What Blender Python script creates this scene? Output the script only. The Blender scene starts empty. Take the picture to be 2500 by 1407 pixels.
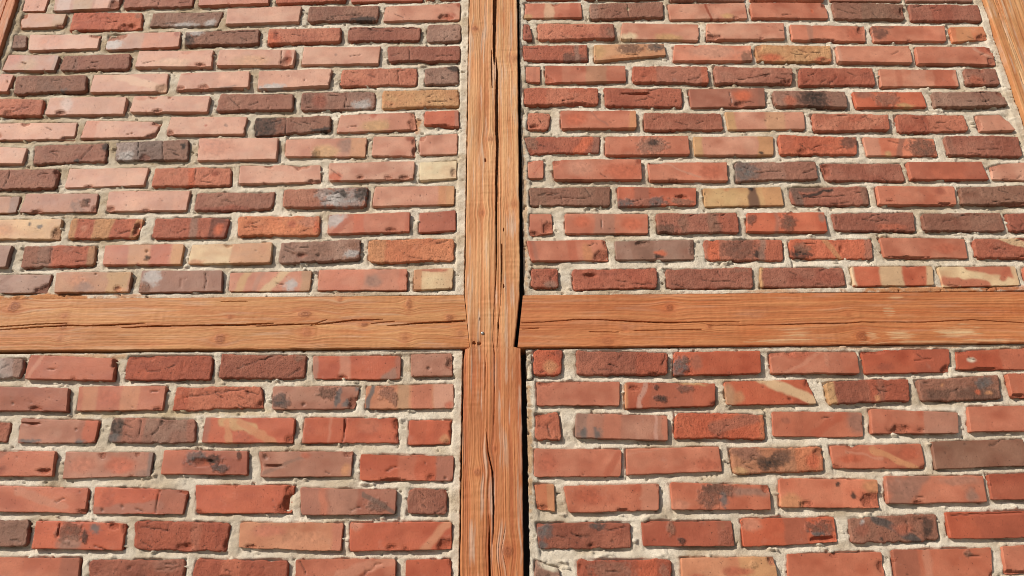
import bpy, math, random
import numpy as np
from mathutils import Matrix, Vector

# ------------------------------------------------------------------ camera
scene = bpy.context.scene
TH = math.radians(21.787)      # looking up at the wall
PHI = math.radians(0.606)      # slight roll
DIST = 1.82                    # metres from the wall face
f = Vector((0, math.cos(TH), math.sin(TH)))
u0 = Vector((0, -math.sin(TH), math.cos(TH)))
r0 = Vector((1, 0, 0))
cr = r0 * math.cos(PHI) - u0 * math.sin(PHI)
cu = r0 * math.sin(PHI) + u0 * math.cos(PHI)
cam_d = bpy.data.cameras.new('camera')
cam = bpy.data.objects.new('camera', cam_d)
scene.collection.objects.link(cam)
cam.matrix_world = Matrix(((cr.x, cu.x, -f.x, 0), (cr.y, cu.y, -f.y, -DIST), (cr.z, cu.z, -f.z, 1.6), (0, 0, 0, 1)))
cam_d.sensor_width = 36; cam_d.lens = 24.48
cam_d.clip_start = 0.02; cam_d.clip_end = 500
scene.camera = cam

# ------------------------------------------------------------------ sky, sun, exposure
SUN = Vector((-1.15, -1.0, 1.05)).normalized()       # direction towards the sun
elev = math.asin(SUN.z); azim = math.atan2(SUN.x, SUN.y)
world = bpy.data.worlds.new('World'); scene.world = world; world.use_nodes = True
wn = world.node_tree.nodes; wl = world.node_tree.links
bg = wn['Background']
sky = wn.new('ShaderNodeTexSky'); sky.sky_type = 'NISHITA'; sky.sun_disc = False
sky.sun_elevation = elev; sky.sun_rotation = azim
wl.new(sky.outputs[0], bg.inputs[0]); bg.inputs[1].default_value = 0.07
sd = bpy.data.lights.new('sun', 'SUN'); sd.energy = 5.0; sd.angle = math.radians(0.53); sd.color = (1.0, 0.93, 0.83)
so = bpy.data.objects.new('sun', sd); scene.collection.objects.link(so)
so.rotation_euler = (-SUN).to_track_quat('-Z', 'Y').to_euler()
scene.view_settings.view_transform = 'Standard'; scene.view_settings.look = 'None'
scene.view_settings.gamma = 1; scene.view_settings.use_curve_mapping = False
scene.view_settings.exposure = 0.13
scene.cycles.filter_width = 1.0     # crisp lens

# ------------------------------------------------------------------ measured tables (millimetres on the wall: x, height)
BRICKS = {
'UL': '''
-1640 3418 -1561 3417 -1564 3350 -1638 3350 K s
-1539 3424 -1313 3425 -1317 3356 -1529 3347 KM s;b .05 .25 WK;b .3 .58 YM;b .62 .85 P;c .95 .8 .1 .3
-1304 3427 -1070 3429 -1068 3361 -1299 3355 RM r;k .55 .2 .5 1
-1048 3431 -812 3435 -811 3369 -1046 3363 KR s
-790 3437 -554 3443 -552 3376 -787 3368 R r
-533 3441 -290 3449 -292 3378 -534 3374 R s
-271 3449 -165 3452 -165 3382 -278 3379 KR s
-1630 3340 -1482 3334 -1485 3281 -1626 3274 KTM s;b .75 1.1 YM;c 0 .05 .12 .35;c 0 1 .1 .3;c .95 1 .12 .2
-1462 3341 -1230 3337 -1221 3269 -1461 3265 RO r;c .82 .88 .13 .22;e .95 .15 .06 .2 B
-1194 3339 -960 3341 -972 3279 -1198 3277 MN r;b 0 .2 N;e .5 .9 .25 .25 W;e .88 .8 .08 .3 W;k .2 .8 .4 .75
-944 3347 -697 3356 -701 3290 -943 3282 P s
-672 3355 -436 3354 -436 3290 -673 3289 NB r;e .8 .9 .25 .2 X;k .3 .7 .75 .55
-416 3352 -164 3365 -165 3294 -419 3290 KP s;c .82 .8 .1 .2;e .86 .75 .1 .25 R;e .98 .1 .03 .2 V
-1636 3249 -1596 3247 -1587 3195 -1630 3192 M r
-1586 3249 -1352 3246 -1349 3188 -1574 3183 P s;e .3 .45 .22 .5 K;c .95 .08 .09 .22
-1328 3250 -1087 3256 -1085 3193 -1323 3183 PM s;c .06 .05 .22 .4;e .1 .7 .15 .3 W;b .5 1 K;e .95 .15 .05 .2 V
-1070 3251 -827 3259 -823 3199 -1064 3195 NB r;q .04 .6 .1 .5 X;e .15 .1 .12 .25 W;k .5 .2 .95 .1;k .3 .5 .3 .7
-796 3261 -557 3264 -556 3206 -794 3197 KR r;e .05 .7 .15 .5 O;e .1 .5 .04 .3 V
-531 3264 -292 3261 -293 3206 -531 3206 DB r;k .02 .15 .5 .05;k .6 .05 .95 .1
-271 3274 -162 3274 -160 3208 -273 3202 M r;e .9 .8 .12 .1 N
-1634 3167 -1467 3161 -1469 3100 -1641 3105 KM s;e .12 .2 .2 .5 R;e .45 .6 .2 .5 YM;b .92 1.1 M
-1456 3159 -1235 3167 -1230 3105 -1455 3098 B r;h .55 .65 .02;b 0 .25 BN;k .22 .2 .2 .9
-1210 3175 -967 3174 -963 3107 -1210 3110 P s;e .65 .1 .08 .12 K;c .85 .9 .08 .12;e .5 .7 .3 .3 PPC
-945 3176 -698 3173 -700 3110 -947 3111 P s;e .45 .7 .3 .4 PY;c .9 .8 .09 .35;k .82 .05 .84 .6;e .92 .4 .06 .5 R
-673 3185 -421 3184 -425 3115 -674 3114 P s;e .43 .4 .03 .12 M
-400 3184 -161 3184 -161 3120 -394 3123 DB r;k .3 .25 .3 .9;k .65 .65 .9 .6
-1636 3088 -1596 3085 -1599 3018 -1639 3016 K s
-1584 3081 -1359 3080 -1350 3017 -1580 3011 BN r;h .1 .6 .03;e .6 .9 .15 .2 G;b .3 .65 N
-1338 3082 -1098 3083 -1094 3013 -1337 3013 P s;c .95 .9 .1 .3;d .4 .2 .9 .8 .12 PPC
-1058 3084 -837 3088 -832 3025 -1062 3018 P s;c .06 .9 .06 .15;c .38 .88 .07 .22;e .7 .95 .2 .1 M;e .1 .05 .1 .12 R
-807 3088 -572 3093 -578 3028 -803 3019 P s;h .65 .62 .03;h .42 .35 .02;e .2 .9 .2 .2 W
-542 3095 -297 3098 -298 3030 -542 3029 KR r;k .75 .1 .76 .9
-273 3093 -167 3103 -163 3035 -272 3030 M r;e .85 .1 .2 .2 X
-1646 2994 -1475 2989 -1471 2928 -1646 2928 RK r;c .42 .95 .1 .25
-1456 2993 -1213 2992 -1211 2927 -1459 2928 P s;c .2 .9 .08 .15;e .25 .45 .1 .6 PW
-1190 2996 -949 2993 -950 2932 -1194 2935 P s;c .25 .05 .06 .18;c .47 .05 .03 .15;c .35 .92 .07 .1;e .1 .1 .1 .15 K
-921 3003 -687 3001 -683 2937 -925 2938 B r;k .15 .3 .3 .8
-660 3006 -427 3008 -426 2941 -661 2935 BM r;q .1 .4 .12 .4 BX;e .25 .5 .12 .5 D;b .62 .95 M;e .8 .75 .15 .3 W;k .6 .1 .6 .9
-405 3011 -162 3013 -159 2946 -404 2941 YT r;h .08 .3 .03;h .1 .5 .02;h .06 .6 .02;k .6 .75 .85 .7;e .1 .75 .1 .2 T;h .9 .6 .03;h .13 .8 .03|yellow-buff brick next to the post
-1646 2902 -1352 2900 -1350 2839 -1646 2840 P s;c .12 .8 .11 .3;c .45 .1 .05 .14;c .95 .95 .1 .12
-1325 2908 -1091 2901 -1101 2844 -1330 2841 P s;b -.1 .18 K;c .99 .05 .1 .3;c 1 .95 .12 .35
-1060 2915 -821 2914 -826 2850 -1065 2849 P s;c .05 .92 .06 .18;e .5 .5 .03 .1 R;e .75 .5 .03 .1 M
-798 2909 -561 2917 -558 2859 -793 2842 NB r;q .1 .5 .28 .9 X;k .4 0 .42 1;e .9 .9 .2 .15 X|dark charred brick, black on its left third
-531 2918 -301 2925 -291 2863 -539 2852 PK s;e .5 .7 .25 .4 Y;c .97 .7 .07 .35;c 1 .05 .07 .3;b .65 1 K;e .45 .08 .06 .15 R
-267 2925 -162 2928 -159 2867 -268 2877 RO s;h .6 .45 .03;c .45 1 .4 .12;b .9 1.1 RM
-1646 2818 -1485 2809 -1486 2753 -1646 2753 P s
-1468 2819 -1241 2826 -1235 2758 -1454 2751 B r;k .8 .2 .65 .8;q .97 .2 .06 .3 X;e .6 .9 .05 .15 X
-1214 2825 -993 2834 -983 2761 -1205 2758 MG r;q .12 .4 .2 .7 WM;q .15 .75 .14 .3 W;c .4 .95 .08 .25;b .65 1 MN;k .3 0 .32 1;k .65 0 .65 1;q .93 .4 .04 .2 X|purple-grey brick with a whitish burnt left end
-960 2836 -717 2835 -714 2758 -954 2756 P s;e .2 .4 .3 .5 K
-692 2832 -443 2833 -443 2764 -690 2770 KP s;q .37 .85 .06 .25 X;e .75 .4 .12 .5 M;b .8 1 KY;e .5 .7 .2 .4 Y
-423 2837 -295 2835 -291 2765 -423 2767 PK s;e .9 .1 .15 .15 V;c .97 .3 .07 .2;c .98 .8 .05 .3
-281 2839 -164 2847 -163 2772 -278 2769 PK s;c .05 .05 .12 .2
-1646 2728 -1370 2733 -1366 2666 -1646 2661 B r;q .08 .65 .14 .4 X;b -.1 .2 NX;k .48 .1 .46 .9;c 1 .1 .05 .4
-1339 2733 -1099 2735 -1102 2673 -1339 2667 P s;c .3 .98 .06 .08
-1078 2733 -848 2732 -841 2671 -1079 2666 RK r;b .45 .53 O;k .54 .1 .53 .8;e .8 .3 .06 .2 V
-820 2736 -577 2737 -571 2678 -817 2674 P s;c .75 .06 .14 .2;c .35 .04 .07 .12;c .92 .98 .1 .14
-551 2742 -291 2746 -292 2684 -547 2680 P s;e .08 .8 .1 .3 O;c .37 .85 .06 .12;c .7 .9 .05 .12;c .9 .92 .08 .12;k .03 .4 .15 .8
-275 2742 -164 2747 -164 2685 -274 2679 C s;c .93 .68 .12 .32|cream half brick with a red chip at its lower right corner
-1646 2642 -1466 2641 -1463 2585 -1646 2583 MT s;b .85 1.1 N
-1448 2647 -1233 2646 -1229 2584 -1453 2585 MK s;q .83 .5 .07 .3 X;e .75 .7 .12 .4 N;c 1 .9 .05 .25;c .22 .97 .08 .12
-1202 2653 -959 2654 -960 2585 -1199 2586 P s;c .05 .92 .08 .18;c .5 .98 .05 .08
-937 2646 -704 2647 -708 2589 -938 2581 B r;e .4 .9 .4 .2 D
-678 2652 -426 2658 -431 2589 -676 2590 BK r;q .75 .5 .33 .6 GW;q .47 .3 .1 .35 WM;q .72 .3 .05 .25 X;q .93 .3 .08 .4 X;e .6 .6 .12 .4 W|brown brick whose right half is crusted grey-black
-405 2660 -169 2661 -169 2597 -411 2593 KP s;b .8 .9 T;b .9 1.1 YT;h .58 .5 .02
-1557 2561 -1321 2562 -1317 2497 -1557 2500 YTC s;e .2 .6 .3 .5 T;c 1 .75 .1 .4;e .6 .2 .03 .1 X;e .75 .35 .05 .12 G;e .1 .9 .08 .15 P
-1294 2562 -1078 2559 -1091 2500 -1292 2497 R r;b -.1 .1 YT;b .33 .6 YT;b .9 1.1 T;e .2 .5 .05 .2 K;c .97 .5 .06 .4
-1049 2563 -827 2560 -832 2495 -1048 2496 RD r;b .5 .6 M;b .75 1 DX;h .35 .75 .03;e .9 .6 .1 .4 O;b .95 1.1 D
-802 2563 -561 2562 -560 2499 -796 2500 OT r;e .85 .3 .15 .3 K;e .65 .4 .08 .3 R;q .97 .6 .05 .4 O;h .1 .1 .02
-536 2565 -298 2571 -297 2508 -535 2502 KR s;e .1 .3 .16 .45 W;d .25 .3 .1 .9 .1 R;b .3 .45 RO;c .78 .9 .07 .15;b .95 1.1 R
-270 2571 -164 2579 -162 2512 -270 2506 DR s;h .7 .6 .03
-1646 2477 -1445 2476 -1445 2407 -1646 2406 MN s
-1410 2474 -1203 2475 -1196 2412 -1407 2406 BR r;b 0 .2 BN;b .2 .38 MN;b .42 .9 R;b .9 1.1 YB;k .38 .1 .4 .8
-1176 2475 -947 2476 -946 2411 -1169 2412 KR s;b .3 .58 YK;q .55 .65 .05 .15 X;h .54 .35 .04;b .6 .83 R;b .86 1.1 YT
-925 2474 -692 2476 -689 2413 -926 2412 YC s;e .57 .2 .06 .25 R;c .45 .08 .07 .14;e .1 .9 .12 .2 T;e .9 .3 .06 .3 R;b .5 1 YK
-666 2474 -438 2484 -435 2422 -665 2409 M r;k .06 .35 .2 .6;c .28 .65 .08 .15;e .5 .5 .2 .4 MN;q .9 .25 .1 .25 N;e .9 .75 .1 .2 W;h .48 .7 .04;e .2 .55 .1 .12 N
-414 2482 -166 2484 -166 2414 -411 2410 TO r;q .07 .25 .07 .25 X;b -.1 .2 T;h .37 .5 .02;h .42 .65 .02;k .75 .8 .72 1;h .72 .5 .02
-1550 2387 -1311 2385 -1314 2328 -1550 2329 M s;d .25 0 .1 1 .12 W;e .05 .2 .1 .4 X;d .5 0 .35 .6 .06 N;c 1 .95 .16 .4;e .5 .8 .1 .3 N;d .15 .3 .05 1 .06 N
-1295 2390 -1082 2389 -1079 2328 -1288 2327 TM s;h .53 .12 .03;b .7 .98 Y;e .3 .4 .2 .4 TK;e .4 .75 .15 .3 M;c .85 .85 .06 .15;e .9 .9 .1 .2 T;h .37 .4 .02
-1052 2392 -824 2390 -818 2327 -1051 2325 BM s;e .14 .3 .14 .5 W;q .06 .7 .08 .3 N;k .8 .1 .8 .9;h .55 .4 .02;k .5 .4 .5 .8;b .25 .6 MB
-803 2386 -569 2388 -571 2327 -800 2327 K s;d .22 0 .12 1 .1 Y;d .66 0 .45 1 .1 YC;e .75 .7 .1 .4 W;b .88 1.1 YM;d .4 .1 .3 1 .07 KM
-550 2391 -298 2390 -296 2324 -548 2327 RK s;e .7 .1 .1 .14 G;b .5 .9 K;e .62 .6 .12 .4 M
-278 2387 -166 2389 -168 2328 -277 2324 CY s;e .5 .05 .5 .1 R;h .6 .7 .03;b -.1 .2 T
''',
'UR': '''
56 3452 236 3451 235 3378 51 3378 R s
254 3447 522 3445 519 3373 253 3375 B r
547 3438 799 3429 794 3360 544 3363 MB s
817 3429 1066 3426 1061 3356 811 3359 K s
1087 3425 1324 3420 1321 3353 1082 3356 B s
1346 3420 1561 3414 1560 3348 1339 3352 MB s
56 3363 243 3361 244 3299 50 3297 KR s;b .35 .52 CK;b .8 .95 R;c .53 .05 .07 .2;e .62 .9 .06 .2 R;e .05 .9 .1 .2 Y
272 3356 518 3361 516 3295 272 3290 NB r;k .52 .1 .52 .9;h .52 .4 .06;e .52 .4 .025 .12 C;b 0 .1 M;k .3 .9 .4 .7
534 3351 794 3352 793 3285 537 3286 KP s;d .48 .15 .53 .95 .035 V;c .85 .95 .05 .12;e .75 .8 .1 .2 Y
810 3350 1062 3346 1062 3281 808 3285 KR s;h .8 .55 .02;c 1 .1 .07 .3;e .8 .55 .03 .2 O
1083 3350 1320 3335 1314 3273 1083 3279 N r;b 0 .4 NB;k .6 .9 .55 .6;c .98 .5 .05 .3
1339 3337 1572 3332 1569 3263 1333 3268 DB r;b .3 .6 D
49 3270 69 3267 76 3202 46 3205 D r
94 3274 347 3266 347 3203 96 3204 RK r;b .82 1.1 DB;q .7 .75 .06 .2 D;e .95 .6 .06 .4 N
374 3270 627 3262 622 3197 366 3203 KP s;e .6 .9 .2 .3 Y;e .1 .9 .15 .3 C
654 3262 909 3263 904 3196 647 3197 KP s;c .05 .9 .15 .2;k .01 .5 .1 .8;c .7 .95 .04 .12;k .94 .5 .99 .5
931 3258 1175 3248 1167 3183 928 3193 KR s;d .25 0 .25 1 .1 KM;e .85 .5 .12 .5 R;c .95 .25 .05 .3;c .4 .98 .25 .08
1196 3248 1438 3244 1430 3182 1194 3183 RK s;e .1 .45 .13 .5 XB;e .2 .1 .12 .12 N;h .7 .1 .02;c .5 .97 .05 .1
1455 3242 1567 3243 1571 3191 1450 3177 OT s;b .15 .6 T;c .85 .9 .2 .35
44 3183 254 3182 254 3119 47 3121 RD r;e .75 .8 .25 .4 BX;b .8 .88 M;b .3 .6 RD
277 3182 506 3183 507 3135 275 3116 YK s;q .5 .35 .22 .45 XN;q .88 .3 .15 .45 GX;e .05 .4 .12 .6 Y;e .4 .9 .3 .2 T|yellow brick with charred black patch on top
539 3178 788 3171 786 3110 529 3113 OP s;e .93 .8 .1 .4 N;e .5 .4 .4 .5 P;c .28 .05 .04 .12
802 3173 1048 3167 1042 3102 801 3109 YT r;e .9 .9 .15 .2 O;c .03 .1 .06 .3;c .9 .95 .06 .2;h .3 .5 .02;h .55 .4 .02;e .2 .8 .2 .3 O
1064 3165 1304 3162 1299 3094 1063 3102 K s;b .0 .05 P
1322 3159 1565 3154 1567 3084 1316 3092 KR s;d .8 .2 .98 .7 .06 P;c .96 .9 .08 .35;c 1 .1 .08 .3;e .9 .15 .12 .25 R
52 3098 99 3097 97 3036 51 3038 RK s;c .1 1 .3 .15
114 3099 373 3095 372 3034 114 3033 KR s;b .5 .76 TM;c .02 .95 .1 .4;b 0 .2 R;h .41 .2 .02
395 3093 636 3090 635 3022 394 3030 R r;e .55 .85 .03 .2 W;k .9 .5 .82 .9;b .3 .9 RM
658 3088 908 3078 900 3017 656 3022 RM r;k .6 .6 .3 .8;k .7 .4 .6 .5;c .95 .95 .1 .2
929 3079 1167 3077 1165 3009 921 3012 DR r;k .5 .5 .4 .9;e .9 .5 .1 .3 D
1187 3072 1433 3067 1428 3004 1182 3005 K s;b .2 .28 KR;b .7 .95 R;b .4 .6 KP
1456 3069 1560 3071 1562 3006 1457 3010 B r;e .3 .8 .3 .4 R;c .55 .1 .1 .2
45 3011 281 3008 279 2946 46 2947 R r;b 0 .3 R;b .3 .6 RK;c .7 .98 .2 .1
298 3010 546 3005 542 2933 299 2940 DR r;k .2 .4 .6 .25;c .45 .3 .2 .07;h .7 .4 .02;h .9 .5 .02;h .92 .7 .03
568 3002 809 3003 803 2934 569 2930 RM s;e .7 .4 .15 .4 O;k .53 .2 .55 .8;c .65 .9 .12 .2;b .9 1.1 B
832 2991 1062 2986 1059 2924 834 2933 MB r;q .55 .5 .25 .7 X;e .2 .7 .12 .4 R;b .8 1.1 MN|brick with a black crusted centre
1083 2983 1304 2980 1306 2923 1087 2924 RO s;q .45 .5 .2 .6 BN;e .7 .9 .15 .15 Y;e .15 .2 .15 .3 B
1331 2978 1554 2979 1560 2924 1331 2921 MN r;k .7 .1 .72 .9;c .98 .2 .07 .3;k .6 .05 .8 .15
55 2921 126 2918 118 2856 53 2855 RK r;c .3 .8 .3 .12
157 2924 394 2921 391 2857 159 2856 RK s;e .2 .5 .2 .5 RO;d .4 .1 .6 .8 .03 RM;h .66 .7 .02;h .7 .6 .02;b .9 1.1 T
416 2914 659 2907 660 2847 416 2850 BR r
672 2915 920 2911 913 2848 675 2849 PK s;b -.1 .12 Y;b .5 .75 YP;h .5 .5 .02;h .65 .4 .02;b .75 1 KP
942 2904 1179 2897 1172 2839 940 2840 KR r;q .97 .6 .07 .5 R;e .55 .3 .15 .3 R
1203 2898 1415 2892 1415 2834 1197 2829 RD r;k .37 .1 .42 .9;b .45 1 RK
1453 2891 1538 2894 1560 2836 1450 2833 KP s;c 1 .1 .12 .4;h .45 .5 .03;c 0 .6 .1 .4
42 2831 278 2830 271 2770 56 2769 RD r;e .05 .3 .12 .6 N;d .85 .1 .7 .9 .15 O;q .3 .6 .15 .3 D;b .9 1.1 DM;c 0 1 .08 .3
293 2826 546 2825 546 2759 289 2760 KR s;q .57 .5 .2 .55 MN;q .58 .35 .08 .22 X|pink brick with a round grey burn mark
563 2823 810 2821 801 2756 562 2757 KP s;b -.1 .1 Y;b .8 1.1 YT;e .85 .9 .05 .1 X;h .2 .55 .02
825 2827 1066 2816 1057 2753 822 2756 RO r;e .9 .3 .12 .4 BX;c .3 .9 .08 .2;e .1 .4 .1 .4 R
1085 2816 1301 2808 1300 2746 1085 2750 OK s;b -.1 .2 KP;q .82 .55 .25 .7 XN;d .55 0 .45 1 .08 B;e .3 .9 .06 .2 Y|orange brick with a crusted black right end
1333 2817 1560 2812 1555 2741 1333 2747 DB r;k .4 .7 .7 .65;b 0 .1 B
52 2744 100 2745 98 2682 53 2684 KR s;d .9 .1 .4 .7 .1 R;c .1 .02 .3 .15
127 2745 396 2744 393 2672 130 2676 KR s;e .8 .6 .3 .5 RO;e .3 .4 .2 .5 KP;c .02 .05 .07 .25;e .97 .1 .05 .15 V
416 2732 656 2731 651 2666 416 2670 RK s;e .8 .5 .2 .5 R;d .2 .1 .6 .7 .03 KP;c .3 .98 .06 .08;c .1 .03 .1 .12
680 2730 923 2731 923 2670 675 2662 MB r;q .1 .5 .2 .6 G;k .25 .6 .55 .5;b .6 1 B
938 2726 1182 2723 1183 2661 948 2664 DB r;c .03 .45 .06 .35;c .02 .15 .05 .2
1198 2722 1423 2722 1431 2660 1198 2664 RD s;b .3 .7 R
1451 2712 1574 2721 1574 2658 1445 2663 P s;c .02 .05 .15 .3;c .3 .98 .1 .1
54 2652 297 2653 294 2588 57 2591 N r;k .3 .6 .7 .6;k .1 .4 .3 .3;k .7 .1 .75 .5;b .2 .6 NB;k .4 .5 .4 .9
319 2649 553 2643 547 2585 316 2584 DO s;q .1 .85 .2 .22 G;q .45 .8 .2 .3 G;q .8 .8 .2 .25 N;c .82 .5 .1 .12;b .2 .4 DB;h .5 .9 .03
574 2642 806 2645 807 2583 573 2581 Y s;b .56 .68 NX;b .75 1 YT;q .6 .1 .04 .15 X;h .02 .3 .03;e .3 .1 .05 .12 T|yellow brick crossed by a dark vertical band
830 2643 1065 2646 1062 2580 832 2583 DB r;d .05 .2 .1 .9 .12 MX;e .2 .1 .3 .2 MX;k .2 .6 .7 .5;k .5 .9 .75 .85;d .2 .5 .5 .2 .04 X;b .9 1.1 N
1090 2642 1322 2637 1312 2576 1087 2580 RK s;c .15 .8 .06 .08;c .87 .95 .1 .08;e .8 .3 .08 .2 D;h .6 .5 .02
1335 2637 1574 2639 1574 2574 1329 2574 N r;c .6 .95 .2 .08
54 2564 119 2563 121 2498 52 2493 KR s;c .85 .7 .35 .3;c .2 .95 .3 .15
157 2563 403 2560 398 2496 157 2497 RK s;e .2 .4 .12 .4 RO;b .35 .6 KM;e .8 .5 .15 .4 RO;k .44 .05 .44 .8
425 2559 664 2558 662 2493 425 2496 DB r;q .1 .8 .15 .3 NX;q .33 .5 .08 .6 N;b .63 .75 N;h .15 .15 .02;b .78 1 DR
692 2557 920 2557 919 2494 684 2495 RO s;q .51 .5 .12 .55 NX;b .35 .4 RM;q .07 .35 .07 .3 BX;e .95 .3 .05 .3 M
941 2553 1183 2554 1174 2492 944 2499 BD r;k .05 .2 .03 .7;e .7 .8 .2 .2 R
1203 2550 1435 2549 1434 2489 1201 2492 BN r;e .45 .1 .1 .12 M
1452 2547 1574 2547 1574 2487 1448 2489 D r
44 2474 273 2475 279 2410 55 2410 RK s;b 0 .05 R;b .05 .1 RM;e .73 .6 .08 .6 YO;c .95 .85 .16 .35;c 1 .2 .05 .3;b .5 .6 R
299 2471 527 2472 523 2411 299 2412 M s;c .33 .15 .08 .14;q .35 .08 .08 .1 G;e .57 .7 .1 .2 O;q .54 .85 .06 .12 X;q .98 .3 .05 .5 NX;b .2 .5 MN
555 2472 786 2473 779 2403 554 2409 RB r;b .05 .2 O;q .45 .5 .25 .6 BX;e .7 .7 .08 .3 X;b .78 1.1 R;b .7 .77 M
802 2472 1044 2470 1036 2407 801 2409 RO r;q .12 .75 .15 .35 X;q .15 .4 .1 .3 N;d .45 .1 .6 1 .07 T;c .62 .5 .03 .2;b .9 1.1 RM
1067 2475 1310 2468 1305 2405 1068 2411 KR s;e .75 .5 .2 .3 R;c .3 .97 .25 .06
1333 2466 1574 2466 1574 2404 1330 2405 RD r;d .4 0 .85 .8 .1 CY;e .3 .7 .15 .15 D;c .7 .9 .2 .1
55 2388 133 2387 132 2324 54 2327 DR r;e .7 .85 .3 .25 M;h .45 .75 .08
170 2383 413 2384 409 2323 175 2320 RD r;c .22 .3 .12 .12;e .4 .25 .15 .12 D;b .97 1.1 D;k .7 .8 .95 .8
436 2382 686 2384 680 2321 438 2321 DB r;k .6 .1 .62 .4;q .85 .15 .12 .15 BN;k .4 .6 .8 .7;h .58 .2 .02
706 2384 944 2382 942 2323 701 2323 DB r;b -.1 .03 Y;e .8 .5 .2 .4 D
964 2382 1198 2381 1189 2324 965 2323 RO s;b -.1 .03 C;b .33 .63 CY;b .9 1.1 YC;c .73 .02 .06 .08;h .87 .6 .02|red brick with cream vertical bands
1213 2379 1433 2379 1429 2319 1214 2318 CY s;d .5 0 1 .4 .17 R;d .1 .75 .5 .95 .15 R;d .9 .1 .8 .6 .1 R;h .83 .55 .02;b .93 1.1 YC|cream and red marbled brick just above the right rail
''',
'LL': '''
-1561 2141 -1325 2138 -1322 2085 -1561 2081 MW r;q .12 .5 .18 .6 X;e .5 .9 .3 .2 G;b .9 1.1 M
-1311 2146 -1075 2133 -1071 2073 -1310 2079 RK s;c .55 .97 .03 .12;d .15 .1 .05 .9 .05 K;c 1 .2 .04 .4
-1046 2141 -814 2139 -812 2072 -1042 2074 DR r;c .15 .05 .2 .12;d .6 .2 .5 .6 .02 D;b .6 1 DR;e .2 .8 .2 .3 R
-792 2143 -558 2139 -559 2073 -792 2076 DB r;k .2 .6 .6 .05;k .8 .9 .95 .6;e .93 .1 .1 .2 N
-543 2136 -303 2133 -302 2069 -535 2072 RO s;b .3 .42 K;d 1 .6 .85 .95 .12 M;c .33 .93 .06 .12;b .95 1.1 RM;b -.1 .05 KM
-276 2136 -165 2138 -162 2076 -272 2075 KM s;c .95 .45 .12 .3;h .42 .65 .08;q .93 .4 .08 .25 N
-1420 2061 -1184 2053 -1176 1991 -1420 1996 RM s;c .65 .9 .08 .12;h .4 .7 .02;h .6 .65 .02;k .1 .75 .2 .7
-1158 2058 -925 2056 -925 1992 -1153 1992 KR s;b .05 .22 KT;e .35 .5 .15 .5 R;b .5 .7 KT;c .95 .97 .06 .1
-897 2054 -670 2053 -660 1997 -901 1989 RK r;k .1 .45 .8 .1;b 0 .15 R;h .83 .3 .03;c .98 .9 .08 .2
-641 2053 -409 2050 -420 1990 -637 1991 MK s;q .1 .65 .12 .35 GX;q .65 .3 .14 .35 XN;e .78 .5 .05 .5 G;e .9 .8 .06 .2 G;c 1 .8 .1 .35;h .38 .8 .04;e .98 .1 .04 .15 G
-391 2051 -159 2055 -157 1988 -392 1990 KT s;d .08 0 .02 1 .06 G;q .24 .35 .1 .4 NB;b .36 .5 YM;b .53 .76 RK;b .78 1.1 P;q .33 .6 .04 .35 N;e .95 .85 .06 .2 R
-1556 1976 -1320 1965 -1316 1913 -1556 1915 RM r
-1295 1974 -1087 1966 -1088 1908 -1288 1910 MK s;c .15 .2 .14 .06;e .15 .2 .12 .16 RM;b .75 .83 RM;b .83 1.1 RO;e .8 .9 .08 .15 G;h .73 .4 .03;e .15 .9 .15 .12 G
-1052 1972 -834 1968 -825 1905 -1054 1908 M r;q .08 .35 .12 .45 X;e .05 .8 .1 .3 G;b .15 .4 MR;h .6 .15 .05;k .6 .2 .5 .7;k .35 .1 .35 .8;b .9 1.1 MR
-808 1970 -573 1967 -573 1903 -808 1905 RO s;b -.1 .07 RM;d .25 .2 .5 .4 .14 Y;d .45 .3 .75 .95 .09 YO;d .25 .3 .3 .9 .08 YO;c .98 .9 .07 .2;e .45 .85 .12 .25 R|orange-red brick with a yellow arched streak
-549 1968 -305 1964 -299 1900 -549 1902 RO s;k .45 0 .42 .95;c .44 .3 .012 .35;b .27 .29 K;b -.1 .02 K;c 1 .25 .05 .3;c 1 .8 .03 .2;e .7 .3 .15 .4 RK
-273 1957 -160 1958 -164 1896 -273 1894 OR s;c 1 .45 .06 .4;c .95 .98 .1 .2;e .85 .8 .15 .2 T
-1417 1890 -1181 1887 -1175 1824 -1417 1827 RK s;d .45 0 .15 1 .08 NR;q .17 .8 .08 .25 XN;c .9 .8 .1 .1;e .4 .8 .1 .25 V
-1158 1886 -929 1883 -928 1822 -1150 1819 KM s;e .65 .55 .2 .4 RO;b .95 1.1 GM;c .42 .1 .05 .14;c .82 .07 .04 .12;e .9 .9 .08 .2 M;e .2 .5 .2 .4 KR
-902 1888 -685 1883 -679 1823 -900 1827 RB s;q .4 .35 .14 .3 G;c .47 .5 .14 .18;q .6 .4 .12 .3 X;q .9 .2 .04 .2 X;q .7 .75 .12 .2 GX;b -.1 .25 RK|brick with a deep grey-black gouge in its centre
-656 1880 -414 1879 -415 1816 -644 1817 KM s;c .15 .55 .12 .07;d .04 .85 .3 .45 .05 MN;d .25 .5 .5 .2 .04 MN;e .5 .15 .08 .14 R;h .07 .2 .05;c .95 .1 .05 .15;e .95 .75 .06 .3 T;c 0 .6 .03 .3
-394 1872 -154 1865 -155 1803 -392 1806 RO s;b .82 1.1 MR;h .92 .9 .03;c .76 .88 .05 .15;c .35 .97 .15 .08;h .7 .3 .02;b .4 .6 RK
-1314 1803 -1078 1795 -1074 1733 -1314 1741 RK s;c 1 .95 .1 .15;d .3 .2 .7 .7 .1 K
-1065 1798 -825 1787 -829 1728 -1055 1732 RO s;b .7 1.1 RM;d .1 .9 .65 .7 .12 MR;k .7 .05 .7 .95;c 1 .05 .1 .15;e .15 .4 .1 .4 OD;h .1 .85 .03;h .32 .7 .03
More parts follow.
